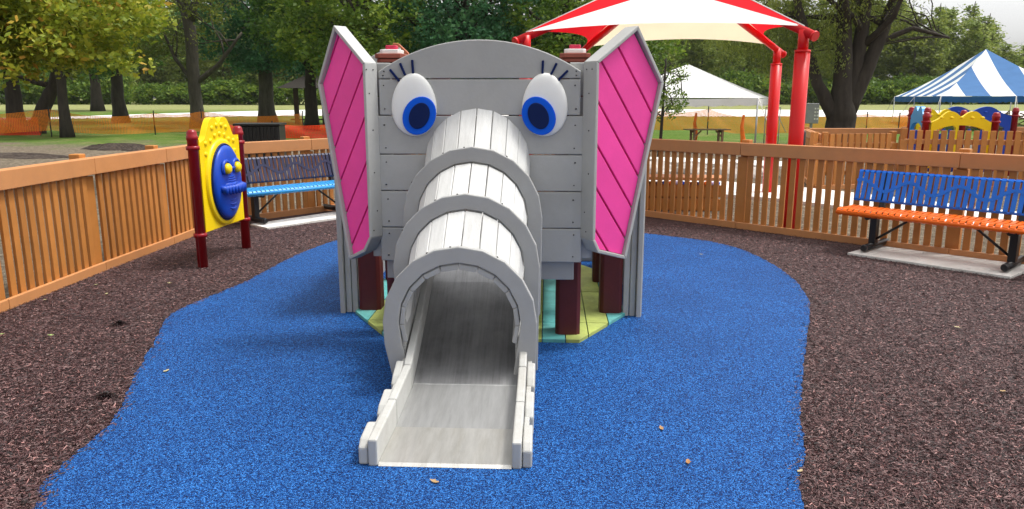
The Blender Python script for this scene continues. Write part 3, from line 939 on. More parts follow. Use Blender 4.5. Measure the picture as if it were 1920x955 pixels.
# slide bed
SIDES = ((0.0, 1.205, -0.228, 0.907), (-0.272, 0.897, -0.508, 0.670), (-0.552, 0.657, -0.790, 0.424))
def metal_material():
    m, nt, b = new_mat('worn_shaded_steel')
    L = nt.links
    tc = N(nt, 'ShaderNodeTexCoord')
    mp = N(nt, 'ShaderNodeMapping'); mp.inputs['Scale'].default_value = (9, 1.6, 1.6)
    L.new(tc.outputs['Object'], mp.inputs[0])
    n1 = N(nt, 'ShaderNodeTexNoise', Scale=3.0, Detail=8.0, Roughness=0.7)
    L.new(mp.outputs[0], n1.inputs['Vector'])
    n2 = N(nt, 'ShaderNodeTexNoise', Scale=5.0, Detail=8.0, Roughness=0.7)
    L.new(tc.outputs['Object'], n2.inputs['Vector'])
    mp2 = N(nt, 'ShaderNodeMapping'); mp2.inputs['Scale'].default_value = (22, 0.8, 0.8)
    L.new(tc.outputs['Object'], mp2.inputs[0])
    n5 = N(nt, 'ShaderNodeTexNoise', Scale=2.0, Detail=9.0, Roughness=0.75)
    L.new(mp2.outputs[0], n5.inputs['Vector'])
    av = N(nt, 'ShaderNodeMix', data_type='FLOAT'); av.inputs[0].default_value = 0.55
    L.new(n2.outputs[0], av.inputs[2]); L.new(n5.outputs[0], av.inputs[3])
    r1 = ramp(nt, av.outputs[0], [(0.30, (0.15, 0.15, 0.15)), (0.50, (0.29, 0.29, 0.295)), (0.70, (0.38, 0.38, 0.38))])  # worn streaks over a base darkened to paint in the tube's shade
    L.new(r1.outputs[0], b.inputs['Base Color'])
    rr = ramp(nt, n1.outputs[0], [(0.3, (0.34, 0.34, 0.34)), (0.75, (0.48, 0.48, 0.48))])
    L.new(rr.outputs[0], b.inputs['Roughness'])
    b.inputs['Metallic'].default_value = 0.95
    bp = N(nt, 'ShaderNodeBump', Strength=0.12, Distance=0.004)
    L.new(n1.outputs[0], bp.inputs['Height']); L.new(bp.outputs[0], b.inputs['Normal'])
    return m
M['metal'] = metal_material()
M['metal_sky_lit'] = mat('sky_lit_steel', (0.42, 0.42, 0.415), 0.42, 0.12, 4, 0.12, 30, (9, 1, 1), metal=0.7, dirt=0.3, dirtcol=(0.24, 0.23, 0.21))  # paler steel: sky reflection on the middle run painted into the colour
M['metal_dirty'] = mat('dusty_steel_runout', (0.50, 0.49, 0.46), 0.42, 0.12, 4, 0.12, 30, (7, 1, 1), metal=0.72, dirt=0.4, dirtcol=(0.28, 0.25, 0.19))
prof = [(-1.672, 0.0235), (-1.655, 0.034), (-1.32, 0.042), (-1.315, 0.0425), (-0.892, 0.092), (-0.885, 0.0955), (-0.40, 0.340), (-0.15, 0.475), (0.0, 0.545), (0.12, 0.575), (0.5, 0.58)]
def zbed(v):
    for (a, za), (b, zb_) in zip(prof, prof[1:]):
        if a <= v <= b: return za + (zb_ - za) * (v - a) / (b - a)
    return prof[-1][1]
UL = lambda v: -0.305 + (0.02 * min(1, max(0, (v + 1.63) / 0.8)))
UR = lambda v: 0.277
mb = MB()
vs = []; fs = []
for v, z in prof:
    vs += [(UL(v), v, z), (UR(v), v, z), (UR(v), v, z - 0.012), (UL(v), v, z - 0.012)]
for i in range(len(prof) - 1):
    k = i * 4
    fs += [(k, k + 1, k + 5, k + 4), (k + 2, k + 3, k + 7, k + 6), (k + 1, k + 2, k + 6, k + 5), (k + 3, k, k + 4, k + 7)]
fs += [(3, 2, 1, 0), tuple(len(vs) - 4 + j for j in (0, 1, 2, 3))]
mb.add(vs, fs, 0, 0.5)
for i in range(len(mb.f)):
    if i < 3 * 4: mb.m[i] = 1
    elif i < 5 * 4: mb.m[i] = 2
mb.build('slide_bed', [M['metal'], M['metal_dirty'], M['metal_sky_lit']], EL)
mb = MB(); mb.box((-0.014, -1.05, 0.0275), (0.57, 1.12, 0.050)); 
for (v0, z0, v1, z1) in SIDES:
    for s in (-1, 1):
        mb = MB()
        for k in range(2):
            vs = []
            for (v, zc) in ((v0, z0), (v1, z1)):
                zt_ = zc - 0.095; zl = zbed(v) + 0.06
                za_, zb2_ = zt_ + (zl - zt_) * k / 2 - 0.002, zt_ + (zl - zt_) * (k + 1) / 2 + 0.002
                uo = uc(v) + s * 0.322; ui = uc(v) + s * 0.298
                vs += [(uo, v, za_), (ui, v, za_), (ui, v, zb2_), (uo, v, zb2_)]
            mb.add(vs, [(0, 1, 2, 3), (7, 6, 5, 4), (0, 4, 5, 1), (1, 5, 6, 2), (2, 6, 7, 3), (3, 7, 4, 0)])
        mb.build('trunk_side', M['grey'], EL, 0.003)
# rails: boards in lengths, following the bed
for s in (-1, 1):
    rail = MB()
    st = [-1.672, -1.28, -0.92, -0.60, -0.2, 0.1]
    for i in range(len(st) - 1):
        a, b = st[i] + 0.002, st[i + 1] - 0.002
        for (va, vb) in ((a, b),):
            def prof_pt(v):
                zc = zbed(v)
                top = zc + 0.125 if v > -1.63 else 0.145
                return top
            u0a, u0b = (UL(va) - 0.0015, UL(vb) - 0.0015) if s < 0 else (UR(va) + 0.0015, UR(vb) + 0.0015)
            w = 0.042 * s
            zlo_a = max(0.02, zbed(va) - 0.10) if va > -1.1 else 0.02
            zlo_b = max(0.02, zbed(vb) - 0.10) if vb > -1.1 else 0.02
            za, zb2 = prof_pt(va), prof_pt(vb)
            vs = [(u0a, va, zlo_a), (u0a + w, va, zlo_a), (u0a + w, va, za), (u0a, va, za), (u0b, vb, zlo_b), (u0b + w, vb, zlo_b), (u0b + w, vb, zb2), (u0b, vb, zb2)]
            fs = [(0, 1, 2, 3), (7, 6, 5, 4), (0, 4, 5, 1), (1, 5, 6, 2), (2, 6, 7, 3), (3, 7, 4, 0)]
            if s > 0: pass
            else: fs = [f[::-1] for f in fs]
            rail.add(vs, fs)
    ro_ = rail.build('slide_rail', M['rail_grey'], EL, 0.008)
    # outer joint blocks
    for va, vb in ((-1.66, -1.46), (-1.33, -1.13), (-1.03, -0.85)):
        ua = (UL(va) - 0.046) if s < 0 else (UR(va) + 0.046)
        w = 0.042 * s
        h0 = zbed(va) + 0.10; h1 = zbed(vb) + 0.105
        blk = MB()
        lo = 0.022 if va < -1.5 else max(0.022, zbed(va) - 0.03)
        prof2 = [(va, lo), (vb, max(lo, zbed(vb) - 0.02)), (vb, h1 - 0.01), (vb - 0.03, h1), (va + 0.04, h0), (va, h0 - 0.03)]
        blk.prism(prof2, lambda a, b, ua=ua: (ua, a, b), (w, 0, 0))
        blk.build('joint_block', M['rail_grey'], ro_, 0.008)
    for va, vb in ((-1.46, -1.33), (-1.13, -1.03), (-0.85, -0.70)):
        ua = (UL(va) - 0.046) if s < 0 else (UR(va) + 0.046)
        sk = MB(); sk.bar((ua + 0.012 * s, va, zbed(va) + 0.03), (ua + 0.012 * s, vb, zbed(vb) + 0.03), 0.024, 0.09)
        sk.build('outer_strip', M['rail_grey'], ro_, 0.004)

# ------------------------------------------------------------------ benches
def bench(loc, rz, seat_m, back_m, label):
    """local x along the bench, y towards the back"""
    t = thing('bench', label, 'bench', loc, rz, None)
    Lh = 0.92
    mb = MB()
    n = 32
    for i in range(n):
        x = -Lh + 0.027 + i * (2 * Lh - 0.054) / (n - 1)
        pts = [(x, -0.075, 0.375), (x, -0.095, 0.395), (x, -0.10, 0.42), (x, -0.085, 0.437), (x, -0.05, 0.443), (x, 0.14, 0.432), (x, 0.30, 0.438), (x, 0.325, 0.425), (x, 0.33, 0.40)]
        for a, b in zip(pts, pts[1:]):
            mb.bar(a, b, 0.043, 0.007, (0, -.3, 1), 0, 0.5)
    mb.tube([(-Lh, -0.088, 0.402), (Lh, -0.088, 0.402)], 0.022, 10)
    mb.tube([(-Lh, 0.325, 0.41), (Lh, 0.325, 0.41)], 0.018, 10)
    mb.build('seat', seat_m, t, 0.0)
    mb = MB()
    for i in range(n):
        x = -Lh + 0.027 + i * (2 * Lh - 0.054) / (n - 1)
        pts = [(x, 0.335, 0.49), (x, 0.33, 0.51), (x, 0.375, 0.66), (x, 0.405, 0.79), (x, 0.42, 0.81), (x, 0.44, 0.805)]
        for a, b in zip(pts, pts[1:]):
            mb.bar(a, b, 0.040, 0.007, (0, -1, 0.3), 0, 0.5)
    mb.tube([(-Lh, 0.343, 0.497), (Lh, 0.343, 0.497)], 0.012, 8)
    mb.tube([(-Lh, 0.427, 0.795), (Lh, 0.427, 0.795)], 0.012, 8)
    for (ph, zc, amp, kx) in ((0.5, 0.655, 0.055, 13.3),):
        prev = None
        for i in range(81):
            x = -Lh + 2 * Lh * i / 80
            z = zc + amp * math.sin(kx * x + ph)
            y = 0.375 + (z - 0.66) * 0.26 - 0.006
            if prev: mb.bar(prev, (x, y, z), 0.034, 0.006, (0, -1, 0.26), 0, 0.5)
            prev = (x, y, z)
    mb.build('backrest', back_m, t, 0.0)
    for s in (-1, 1):
        x = s * 0.63
        mb = MB()
        mb.tube([(x, -0.02, 0.045), (x, 0.56, 0.045)], 0.036, 14)
        mb.box((x, 0.20, 0.22), (0.065, 0.085, 0.30))
        mb.tube([(x, -0.02, 0.365), (x, 0.36, 0.365)], 0.027, 12)
        mb.bar((x, 0.33, 0.36), (x, 0.44, 0.78), 0.05, 0.05, (0, 1, 0))
        mb.tube([(x, -0.05, 0.045), (x, -0.02, 0.045)], [0.028, 0.039], 14)
        mb.build('leg', M['black'], t, 0.0)
        mb = MB(); mb.tube([(x - s * 0.03, 0.2, 0.12), (x - s * 0.40, 0.2, 0.40)], 0.013, 8)
        mb.build('brace', M['black'], t)
    return t
th = math.atan2(-0.725, 0.69)
bench((4.09, 7.13, 0.03), th, M['orange'], M['bluebench'], 'bench with orange slatted seat and bright blue wave patterned back')
bench((-2.71, 9.80, 0.03), R(47), M['skybench'], M['navybench'], 'bench with light blue slatted seat and dark navy back beside the yellow panel')

# ------------------------------------------------------------------ moulded play panels
def red_post(t, x, y, h, r=0.047):
    mb = MB()
    mb.lathe([(r, 0), (r, h - 0.10), (r * 1.12, h - 0.095), (r * 1.12, h - 0.06), (r, h - 0.055), (r * 0.98, h - 0.03), (r * 0.75, h - 0.008), (r * 0.3, h), (0.002, h)], (x, y, 0), 20)
    for z in (h - 0.17, 0.32):
        mb.lathe([(r, z - 0.02), (r * 1.3, z - 0.018), (r * 1.3, z + 0.018), (r, z + 0.02)], (x, y, 0), 20)
    return mb.build('post', M['redpost'], t)
def wavy_outline(w, zb_, zs, zt):
    """symmetrical shoulder-and-double-bump top"""
    h = w / 2
    left = [(-h, zb_), (-h, zs), (-h + 0.03 * w, zs + 0.1 * (zt - zs)), (-h + 0.14 * w, zs + 0.25 * (zt - zs)), (-h + 0.21 * w, zs + 0.6 * (zt - zs)), (-h + 0.29 * w, zs + 0.93 * (zt - zs)), (-h + 0.37 * w, zt), (-h + 0.44 * w, zs + 0.96 * (zt - zs)), (0, zs + 0.80 * (zt - zs))]
    right = [(-x, z) for x, z in left[:-1]][::-1]
    return left + right
def sm_top(P, n=4):
    out = []
    for i in range(len(P) - 1):
        p0 = Vector(P[max(i - 1, 0)]); p1 = Vector(P[i]); p2 = Vector(P[i + 1]); p3 = Vector(P[min(i + 2, len(P) - 1)])
        if i in (0, len(P) - 2):
            out.append(P[i]); continue
        for k in range(n):
            t_ = k / n
            q = 0.5 * ((2 * p1) + (p2 - p0) * t_ + (2 * p0 - 5 * p1 + 4 * p2 - p3) * t_ * t_ + (3 * p1 - p0 - 3 * p2 + p3) * t_ ** 3)
            out.append((q.x, q.y))
    out.append(P[-1])
    return out
# face panel: local x = along panel (towards far post), local -y = towards the yard
ax, ay, bx_, by_ = -2.96, 6.98, -2.875, 7.93
ang = math.atan2(by_ - ay, bx_ - ax)
PN = thing('face_play_panel', 'yellow play panel with a blue bulging face between two dark red posts', 'play panel', ((ax + bx_) / 2, (ay + by_) / 2, 0), ang)
half = math.hypot(bx_ - ax, by_ - ay) / 2
red_post(PN, -half, 0, 1.31); red_post(PN, half, 0, 1.31)
mb = MB()
W_ = 2 * half - 0.12
pan = sm_top(wavy_outline(W_, 0.335, 1.16, 1.41))
mb.prism(pan, lambda a, b: (a, -0.03, b), (0, 0.06, 0))
yp = mb.build('yellow_board', M['yellow'], PN, 0.016)
mb = MB()
# raised ring round the face
def dome(cx, cz, a, b, y0, hgt, n=36, m=10, pw=0.6):
    def fn(p, q):
        t_ = 2 * PI * p; rr = math.sin(q * PI / 2); dd = math.cos(q * PI / 2)
        return (cx + a * rr * math.cos(t_), y0 - hgt * dd ** pw, cz + b * rr * math.sin(t_))
    return fn
mb.grid(dome(0, 0.775, 0.350, 0.430, -0.03, 0.035, pw=0.25), 40, 10)
mb.build('raised_ring', M['yellow'], yp)
for cx, cz in ((-0.29, 1.17), (-0.19, 1.19), (-0.10, 1.235), (0.0, 1.25), (0.10, 1.235), (0.19, 1.19), (0.29, 1.17), (-0.145, 1.31), (-0.05, 1.335), (0.05, 1.335), (0.145, 1.31), (-0.30, 1.07), (0.30, 1.07)):
    mb = MB(); mb.grid(dome(cx, cz, 0.028, 0.024, -0.029, 0.014, 14, 5), 14, 5)
    mb.build('bump', M['yellow'], yp)
mb = MB()
mb.grid(dome(0, 0.775, 0.285, 0.365, -0.06, 0.07, pw=0.55), 44, 14)
fc = mb.build('blue_face', M['blueface'], PN)
mb = MB(); 
mb.tube([(0.285 * math.cos(k * PI / 24) * 1.02, -0.064, 0.775 + 0.365 * 1.02 * math.sin(k * PI / 24)) for k in range(49)], 0.012, 8, caps=False)
mb.build('rim', M['navy'], fc)
for s in (-1, 1):
    mb = MB()
    mb.lathe([(0.055, 0), (0.052, 0.03), (0.038, 0.045), (0.02, 0.05), (0.001, 0.052)], (0, 0, 0), 16)
    e = mb.build('eyeball', M['yellow'], fc, xf=Matrix.Translation((s * 0.105, -0.125, 0.915)) @ Matrix.Rotation(R(90), 4, 'X'))
    mb = MB()
    mb.tube([(s * 0.105 + 0.072 * math.cos(k * PI / 10), -0.125, 0.915 + 0.075 * math.sin(k * PI / 10)) for k in range(-2, 13)], 0.018, 8)
    mb.build('brow', M['blueface'], fc)
mb = MB(); mb.tube([(-0.06, -0.135, 0.915), (0.06, -0.135, 0.915)], 0.014, 8); 
for k in range(4):
    mb.tube([(x_ * 0.24, -0.128 + 0.05 * x_ * x_, 0.83 - k * 0.022 + 0.05 * x_ * x_) for x_ in np.linspace(-1, 1, 13)], 0.008, 6)
mb.build('wrinkles', M['blueface'], fc)
mb = MB()
for k in range(9):
    x_ = -0.20 + k * 0.05
    mb.tube([(x_, -0.115 + abs(x_) * .12, 0.745), (x_ + 0.01, -0.175 + abs(x_) * .15, 0.72), (x_ + 0.025, -0.185 + abs(x_) * .15, 0.665)], [0.026, 0.034, 0.012], 10)
mb.tube([(-0.21, -0.09, 0.755), (0, -0.145, 0.755), (0.21, -0.09, 0.755)], 0.02, 8)
mb.build('moustache', M['blueface'], fc)
mb = MB()
for k in range(3):
    mb.tube([(x_ * (0.17 - k * .03), -0.125 + 0.05 * x_ * x_, 0.60 - k * 0.045 + 0.05 * x_ * x_) for x_ in np.linspace(-1, 1, 13)], 0.010, 6)
mb.build('chin_lines', M['blueface'], fc)

def arch_panel(loc, rz, w, m, label, h=1.36, slots=True):
    t = thing('archway_play_panel', label, 'play panel', loc, rz)
    hw = w / 2
    red_post(t, -hw, 0, h - 0.02, 0.06); red_post(t, hw, 0, h - 0.02, 0.06)
    W2 = w - 0.16
    top = sm_top([(-W2 / 2, 1.0), (-W2 / 2, h - 0.20), (-W2 / 2 + 0.04 * W2, h - 0.18), (-W2 * .36, h - .12), (-W2 * .27, h - .03), (-W2 * .19, h), (-W2 * .10, h - .03), (0, h - .10), (W2 * .10, h - .03), (W2 * .19, h), (W2 * .27, h - .03), (W2 * .36, h - .12), (W2 / 2 - 0.04 * W2, h - .18), (W2 / 2, h - .20), (W2 / 2, 1.0)])
    # arch opening under the board
    arc_ = [(W2 * .42 * math.cos(PI * k / 14), 0.95 + 0.16 * math.sin(PI * k / 14)) for k in range(15)]
    poly_top = [p for p in top if p[1] > 1.0001]
    mb = MB()
    # board as strips between arch and top
    nx = 28
    def ztop(x):
        for p, q in zip(poly_top, poly_top[1:]):
            if p[0] <= x <= q[0] and q[0] > p[0]: return p[1] + (q[1] - p[1]) * (x - p[0]) / (q[0] - p[0])
        return h - 0.2
    def zlow(x):
        k = x / (W2 * .42)
        return 0.35 if abs(k) >= 1 else 0.98 + 0.14 * math.sqrt(1 - k * k)
    for i in range(nx):
        x0_, x1_ = -W2 / 2 + W2 * i / nx, -W2 / 2 + W2 * (i + 1) / nx
        mb.prism([(x0_, zlow((x0_ + x1_) / 2)), (x1_, zlow((x0_ + x1_) / 2)), (x1_, ztop(x1_ - 1e-4)), (x0_, ztop(x0_ + 1e-4))], lambda a, b: (a, -0.035, b), (0, 0.07, 0), 0, 0.5, False)
    bd = mb.build('arched_board', m, t)
    for k in range(5):
        mb = MB(); mb.grid(dome(-W2 * .34 + k * W2 * .17, h - 0.115, 0.035, 0.02, -0.035, 0.02, 12, 4), 14, 4)
        mb.build('bump', m, bd)
    mb = MB()
    for k in range(5):
        mb.box((-W2 * .32 + k * W2 * .16, 0.0, 0.66), (0.055, 0.04, 0.62))
    mb.box((0, 0, 0.33), (W2, 0.06, 0.09))
    mb.build('spindles', m if not slots else M['blueface'], t, 0.01)
    return t
arch_panel((8.05, 13.6, 0), R(-6), 1.18, M['yellow'], 'yellow arched play panel between red posts in the second play yard', 1.37)
arch_panel((9.55, 15.8, 0), R(-8), 1.7, M['blueface'], 'blue arched play panel behind the yellow one', 1.43)
arch_panel((8.15, 15.2, 0), R(78), 1.0, M['skybench'], 'light blue play panel seen nearly edge on left of the yellow one', 1.44)
arch_panel((8.75, 15.6, 0), R(-6), 1.0, M['yellow'], 'smaller yellow play panel partly hidden behind the front yellow one', 1.38)

# ------------------------------------------------------------------ red canopy
CA, CB, CC, CD = Vector((3.43, 9.12, 2.372)), Vector((0.18, 9.93, 2.372)), Vector((4.31, 12.55, 2.372)), Vector((1.18, 12.97, 2.372))
PK = Vector((2.32, 11.13, 3.40))
SH = thing('shade_canopy', 'red and white shade canopy on four bright red posts behind the right ear', 'shade canopy', (2.2, 10.5, 0))
O_ = Vector((2.2, 10.5, 0))
for c_ in (CA, CB, CC, CD):
    q = c_ - O_
    mb = MB()
    mb.tube([(q.x, q.y, 0), (q.x, q.y, 2.14)], 0.088, 20)
    mb.build('post', M['redpole'], SH)
    mb = MB()
    mb.tube([(q.x, q.y, 2.12), (q.x, q.y, 2.38)], 0.062, 18)
    mb.tube([(q.x, q.y, 2.12), (q.x, q.y, 2.15)], 0.092, 18)
    mb.build('sleeve', M['redpole'], SH)
    inw = (PK - c_); fl = Vector((inw.x, inw.y, 0)).normalized()
    a = q - fl * 0.16 + Vector((0, 0, -0.075)); b = q + (PK - c_) * 0.97 + Vector((0, 0, -0.07))
    mb = MB(); mb.tube([a, b], 0.052, 14); mb.tube([a - (b - a).normalized() * 0.012, a + (b - a).normalized() * 0.02], 0.060, 14)
    mb.build('rafter', M['redpole'], SH)
def sail(A, B, P, mats, name, split=None, n=18, sag=0.10, edge=0.16):
    """triangular fabric face A-B (eave) up to P, hollow eave and sagging middle"""
    mb = MB()
    def fn(u, v):
        # v: 0 eave .. 1 peak
        p = (A + (B - A) * u) * (1 - v) + P * v
        w_ = 4 * u * (1 - u) * (1 - v)
        p = p + (P - (A + B) / 2) * (edge * w_ * (1 - v)) + Vector((0, 0, -sag * 4 * u * (1 - u) * 4 * v * (1 - v)))
        return p - O_
    vs = [fn(i / n, j / n) for j in range(n + 1) for i in range(n + 1)]
    for j in range(n):
        for i in range(n):
            u = (i + 0.5) / n; v = (j + 0.5) / n
            k = j * (n + 1) + i
            mi = 0
            mb.f.append([k, k + 1, k + n + 2, k + n + 1]); mb.m.append(mi); mb.sm.append(True)
    mb.v = [tuple(p) for p in vs]; mb.r = [0.5] * len(vs)
    return mb.build(name, mats, SH)
up = Vector((0, 0, 0.05))
Q = (CA + CB) / 2 + (PK - (CA + CB) / 2) * 0.62 + Vector((0, -0.02, -0.02))
def tri_patch(P0, P1, P2, m, name, bow=Vector((0, 0, 0)), n=14):
    mb = MB()
    def fn(u, v):
        p = (P0 + (P1 - P0) * u) * (1 - v) + P2 * v
        return p + bow * (4 * u * (1 - u)) * (1 - v) ** 2 - O_
    mb.grid(fn, n, n)
    return mb.build(name, m, SH)
tri_patch(CA + up, CB + up, Q + up, M['whitecloth'], 'white_front_panel', bow=Vector((0, 0.3, 0.10)))
tri_patch(CB + up, PK + up, Q + up, M['redcloth'], 'red_front_strip')
tri_patch(PK + up, CA + up, Q + up, M['redcloth'], 'red_front_strip')
tri_patch(CC + up, CD + up, PK + up, M['creamcloth'], 'cream_back_panel', bow=Vector((0, -0.35, 0.10)))
tri_patch(CD + up, CB + up, PK + up, M['redcloth'], 'red_side_panel', bow=Vector((0.35, 0, 0.08)))
tri_patch(CA + up, CC + up, PK + up, M['redcloth'], 'red_side_panel', bow=Vector((-0.35, 0, 0.08)))
for c_ in (CA, CB):
    mb = MB(); mb.tube([c_ + up - O_, PK + up - O_ + Vector((0, 0, .01))], 0.008, 6)
    mb.build('edge_cable', M['eyewhite'], SH)

# ------------------------------------------------------------------ tents
def tent(corners, peak, m1, m2, label, stripe, val, scal, posts, name, sag=0.25, trim=None, zg=-0.5, cat='tent'):
    base = Vector((0, 0, 0))
    for c_ in corners: base += Vector((c_[0], c_[1], 0)) / len(corners)
    t = thing(name, label, cat, (base.x, base.y, zg))
    bz = Vector((base.x, base.y, zg))
    Cn = [Vector(c_) - bz for c_ in corners]; P = Vector(peak) - bz
    roof = MB()
    n = len(Cn)
    for i in range(n):
        A, B = Cn[i], Cn[(i + 1) % n]
        e = (B - A); Ln = e.length; ed = e / Ln
        pa = (P - A).dot(ed)                # peak position along the eave
        foot = A + ed * pa; upv = P - foot; H_ = upv.length; ud = upv / H_
        poly = [(0, 0), (Ln, 0), (pa, H_)]
        nst = max(1, int(round(Ln / stripe))) if stripe else 1
        for k in range(nst):
            s0, s1 = Ln * k / nst, Ln * (k + 1) / nst
            q = clip(clip(poly, -1, 0, -s0), 1, 0, s1) if stripe else poly
            for r_ in range(10):
                qq = clip(clip(q, 0, -1, -H_ * r_ / 10), 0, 1, H_ * (r_ + 1) / 10)
                if len(qq) < 3: continue
                pts = []
                for (a, b) in qq:
                    p = A + ed * a + ud * b
                    tt = b / H_
                    sg = sag * math.sin(PI * min(1, tt)) * (1 - 0.3 * tt)
                    p = p - Vector((0, 0, sg))
                    pts.append(p)
                roof.add(pts, [list(range(len(pts)))], k % 2 if stripe else 0, 0.5, True)
    roof.build('roof', [m1, m2], t)
    vb = MB()
    for i in range(n):
        A, B = Cn[i], Cn[(i + 1) % n]
        nn_ = max(8, int((B - A).length / scal))
        e = B - A
        out_ = Vector((e.y, -e.x, 0)).normalized() * 0.02
        for k in range(nn_):
            a = A + e * (k / nn_); b = A + e * ((k + 1) / nn_); mid = (a + b) / 2
            sagz = lambda w_: Vector((0, 0, -0.06 * math.sin(PI * ((w_ * posts) % 1.0))))
            a2 = a + sagz(k / nn_); b2 = b + sagz(((k + 1) / nn_) - 1e-5)
            wv = out_ * math.sin(k * 1.3)
            vb.add([a2, b2, b2 - Vector((0, 0, val)) + wv, (a2 + b2) / 2 - Vector((0, 0, val * 1.18)) + wv, a2 - Vector((0, 0, val)) + wv], [(0, 1, 2, 3, 4)], 0, 0.5)
    vb.build('valance', trim or m1, t)
    for i in range(n):
        A, B = Cn[i], Cn[(i + 1) % n]
        for k in range(posts):
            p = A + (B - A) * (k / posts)
            mb = MB(); mb.tube([(p.x, p.y, 0), (p.x, p.y, p.z)], 0.035, 8)
            mb.build('pole', M['steel'] if (i + k) % 2 == 0 else M['eyewhite'], t)
            o_ = Vector((p.x, p.y, 0)).normalized() * 1.1
            mb = MB(); mb.tube([(p.x, p.y, p.z), (p.x + o_.x, p.y + o_.y, p.z * 0.25)], 0.015, 5)
            mb.build('guy_strap', M['silver'], t)
    return t
tent([(9.35, 29.0, 1.62), (11.9, 35.2, 1.62), (5.9, 37.6, 1.62), (3.35, 31.5, 1.62)], (7.62, 33.3, 3.05), M['whitecloth'], M['whitecloth'], 'plain white pop up tent on the grass behind the right ear', 0, 0.26, 0.6, 1, 'white_tent', 0.04)
tent([(28.1, 50, 1.75), (36.4, 47.6, 1.75), (40.6, 62.0, 1.75), (32.3, 64.4, 1.75)], (34.35, 56.0, 5.10), M['whitecloth'], M['bluecloth'], 'large blue and white striped tent at the far right', 1.35, 0.34, 0.35, 2, 'striped_tent', 0.30, M['bluetrim'])

# ------------------------------------------------------------------ snow fences
def net(pts, ztops, h, m, label, post_m=None, nseg=14, name='snow_fence', zg=-0.5, droop=0.25):
    p0 = pts[0]
    t = thing(name, label, 'snow fence', (p0[0], p0[1], zg))
    me = bpy.data.meshes.new('mesh_sheet')
    V = []; F = []; UV = []
    s = 0.0
    cols = []
    for i in range(len(pts) - 1):
        a, b = Vector(pts[i]), Vector(pts[i + 1]); Ln = (b - a).length
        for k in range(nseg + (1 if i == len(pts) - 2 else 0)):
            u = k / nseg
            p = a + (b - a) * u
            zt = ztops[i] * (1 - u) + ztops[i + 1] * u - droop * math.sin(PI * u) * (0.7 + 0.3 * math.sin(i * 2.1))
            zb_ = max(0.02, zt - h + droop * 0.5 * math.sin(PI * u))
            cols.append((p.x - p0[0], p.y - p0[1], zb_, zt, s + u * Ln))
        s += Ln
    for j in range(5):
        for (x, y, z0, z1, ss) in cols:
            V.append((x + 0.05 * math.sin(ss * 3 + j), y + 0.07 * math.sin(ss * 2.3 + j * 1.3), z0 + (z1 - z0) * j / 4))
    nc = len(cols)
    uvs = []
    for j in range(4):
        for i in range(nc - 1):
            F.append((j * nc + i, j * nc + i + 1, (j + 1) * nc + i + 1, (j + 1) * nc + i))
            for (ii, jj) in ((i, j), (i + 1, j), (i + 1, j + 1), (i, j + 1)):
                uvs += [cols[ii][4], jj / 4 * h]
    me.from_pydata(V, [], F)
    uvl = me.uv_layers.new(name='UVMap'); uvl.data.foreach_set('uv', uvs)
    me.materials.append(m); me.polygons.foreach_set('use_smooth', [True] * len(F))
    o = bpy.data.objects.new('mesh_sheet', me); C.objects.link(o); o.parent = t
    for i, p in enumerate(pts):
        mb = MB(); mb.bar((p[0] - p0[0], p[1] - p0[1], 0), (p[0] - p0[0], p[1] - p0[1], ztops[i] + 0.15), 0.05, 0.05)
        mb.build('stake', post_m or M['black'], t)
    return t
net([(-34, 38.5), (-25.6, 42.0), (-21.0, 44.5), (-18.0, 44.0), (-12, 43.5)], [1.15, 1.5, 1.25, 1.35, 1.25], 1.15, M['net'], 'drooping orange mesh snow fence strung between the left trees', droop=0.3)
net([(-29.5, 43.2), (-27.2, 43.6)], [1.05, 1.05], 1.05, M['netred'], 'dense red snow fence wrapped before the double trunk', droop=0.05)
net([(-14.2, 36.0), (-11.4, 36.0), (-8.6, 36.2)], [0.9, 0.9, 0.9], 0.65, M['netred'], 'red orange snow fence draped behind the black container', droop=0.08)
net([(8.0, 44), (11.5, 44.5), (15.5, 46), (22.0, 47), (28.0, 53)], [1.45, 1.5, 1.1, 1.15, 1.1], 1.15, M['net'], 'orange mesh snow fence sagging across the grass behind the white tent', droop=0.28)
net([(24.0, 47), (28.5, 50.0), (31, 55)], [1.1, 0.85, 0.8], 1.1, M['net'], 'orange mesh snow fence running past the big dark tree', droop=0.1)

# ------------------------------------------------------------------ small things on the lawn
def table(loc, rz, label):
    t = thing('wooden_table', label, 'table', loc, rz)
    mb = MB()
    for i in range(5): mb.box((0, -0.3 + i * 0.15, 0.76), (1.9, 0.14, 0.04))
    mb.build('tabletop', M['wood'], t)
    for s in (-1, 1):
        mb = MB()
        mb.bar((s * 0.62, -0.25, 0), (s * 0.62, -0.25, 0.74), 0.09, 0.09); mb.bar((s * 0.62, 0.25, 0), (s * 0.62, 0.25, 0.74), 0.09, 0.09)
        mb.bar((s * 0.62, -0.3, 0.68), (s * 0.62, 0.3, 0.68), 0.05, 0.10)
        mb.bar((s * 0.60, -0.25, 0.45), (s * 0.32, -0.25, 0.72), 0.05, 0.06)
        mb.build('trestle_leg', M['wood'], t)
    return t
table((8.55, 33.2, -0.5), R(3), 'brown wooden work table under the white tent')
# black ribbed container
t = thing('black_container', 'black ribbed container standing behind the fence by the red snow fence', 'container', (-5.65, 17.0, 0.0), R(4))
mb = MB(); mb.box((0, 0, 0.50), (0.96, 0.6, 1.0)); 
mb.build('body', M['black'], t, 0.02)
mb = MB()
for i in range(12): mb.box((-0.44 + i * 0.08, -0.315, 0.50), (0.03, 0.028, 0.96))
mb.build('ribs', M['black'], t, 0.005)
mb = MB(); mb.box((0, -0.01, 1.025), (1.02, 0.68, 0.05)); mb.build('lid', M['black'], t, 0.015)
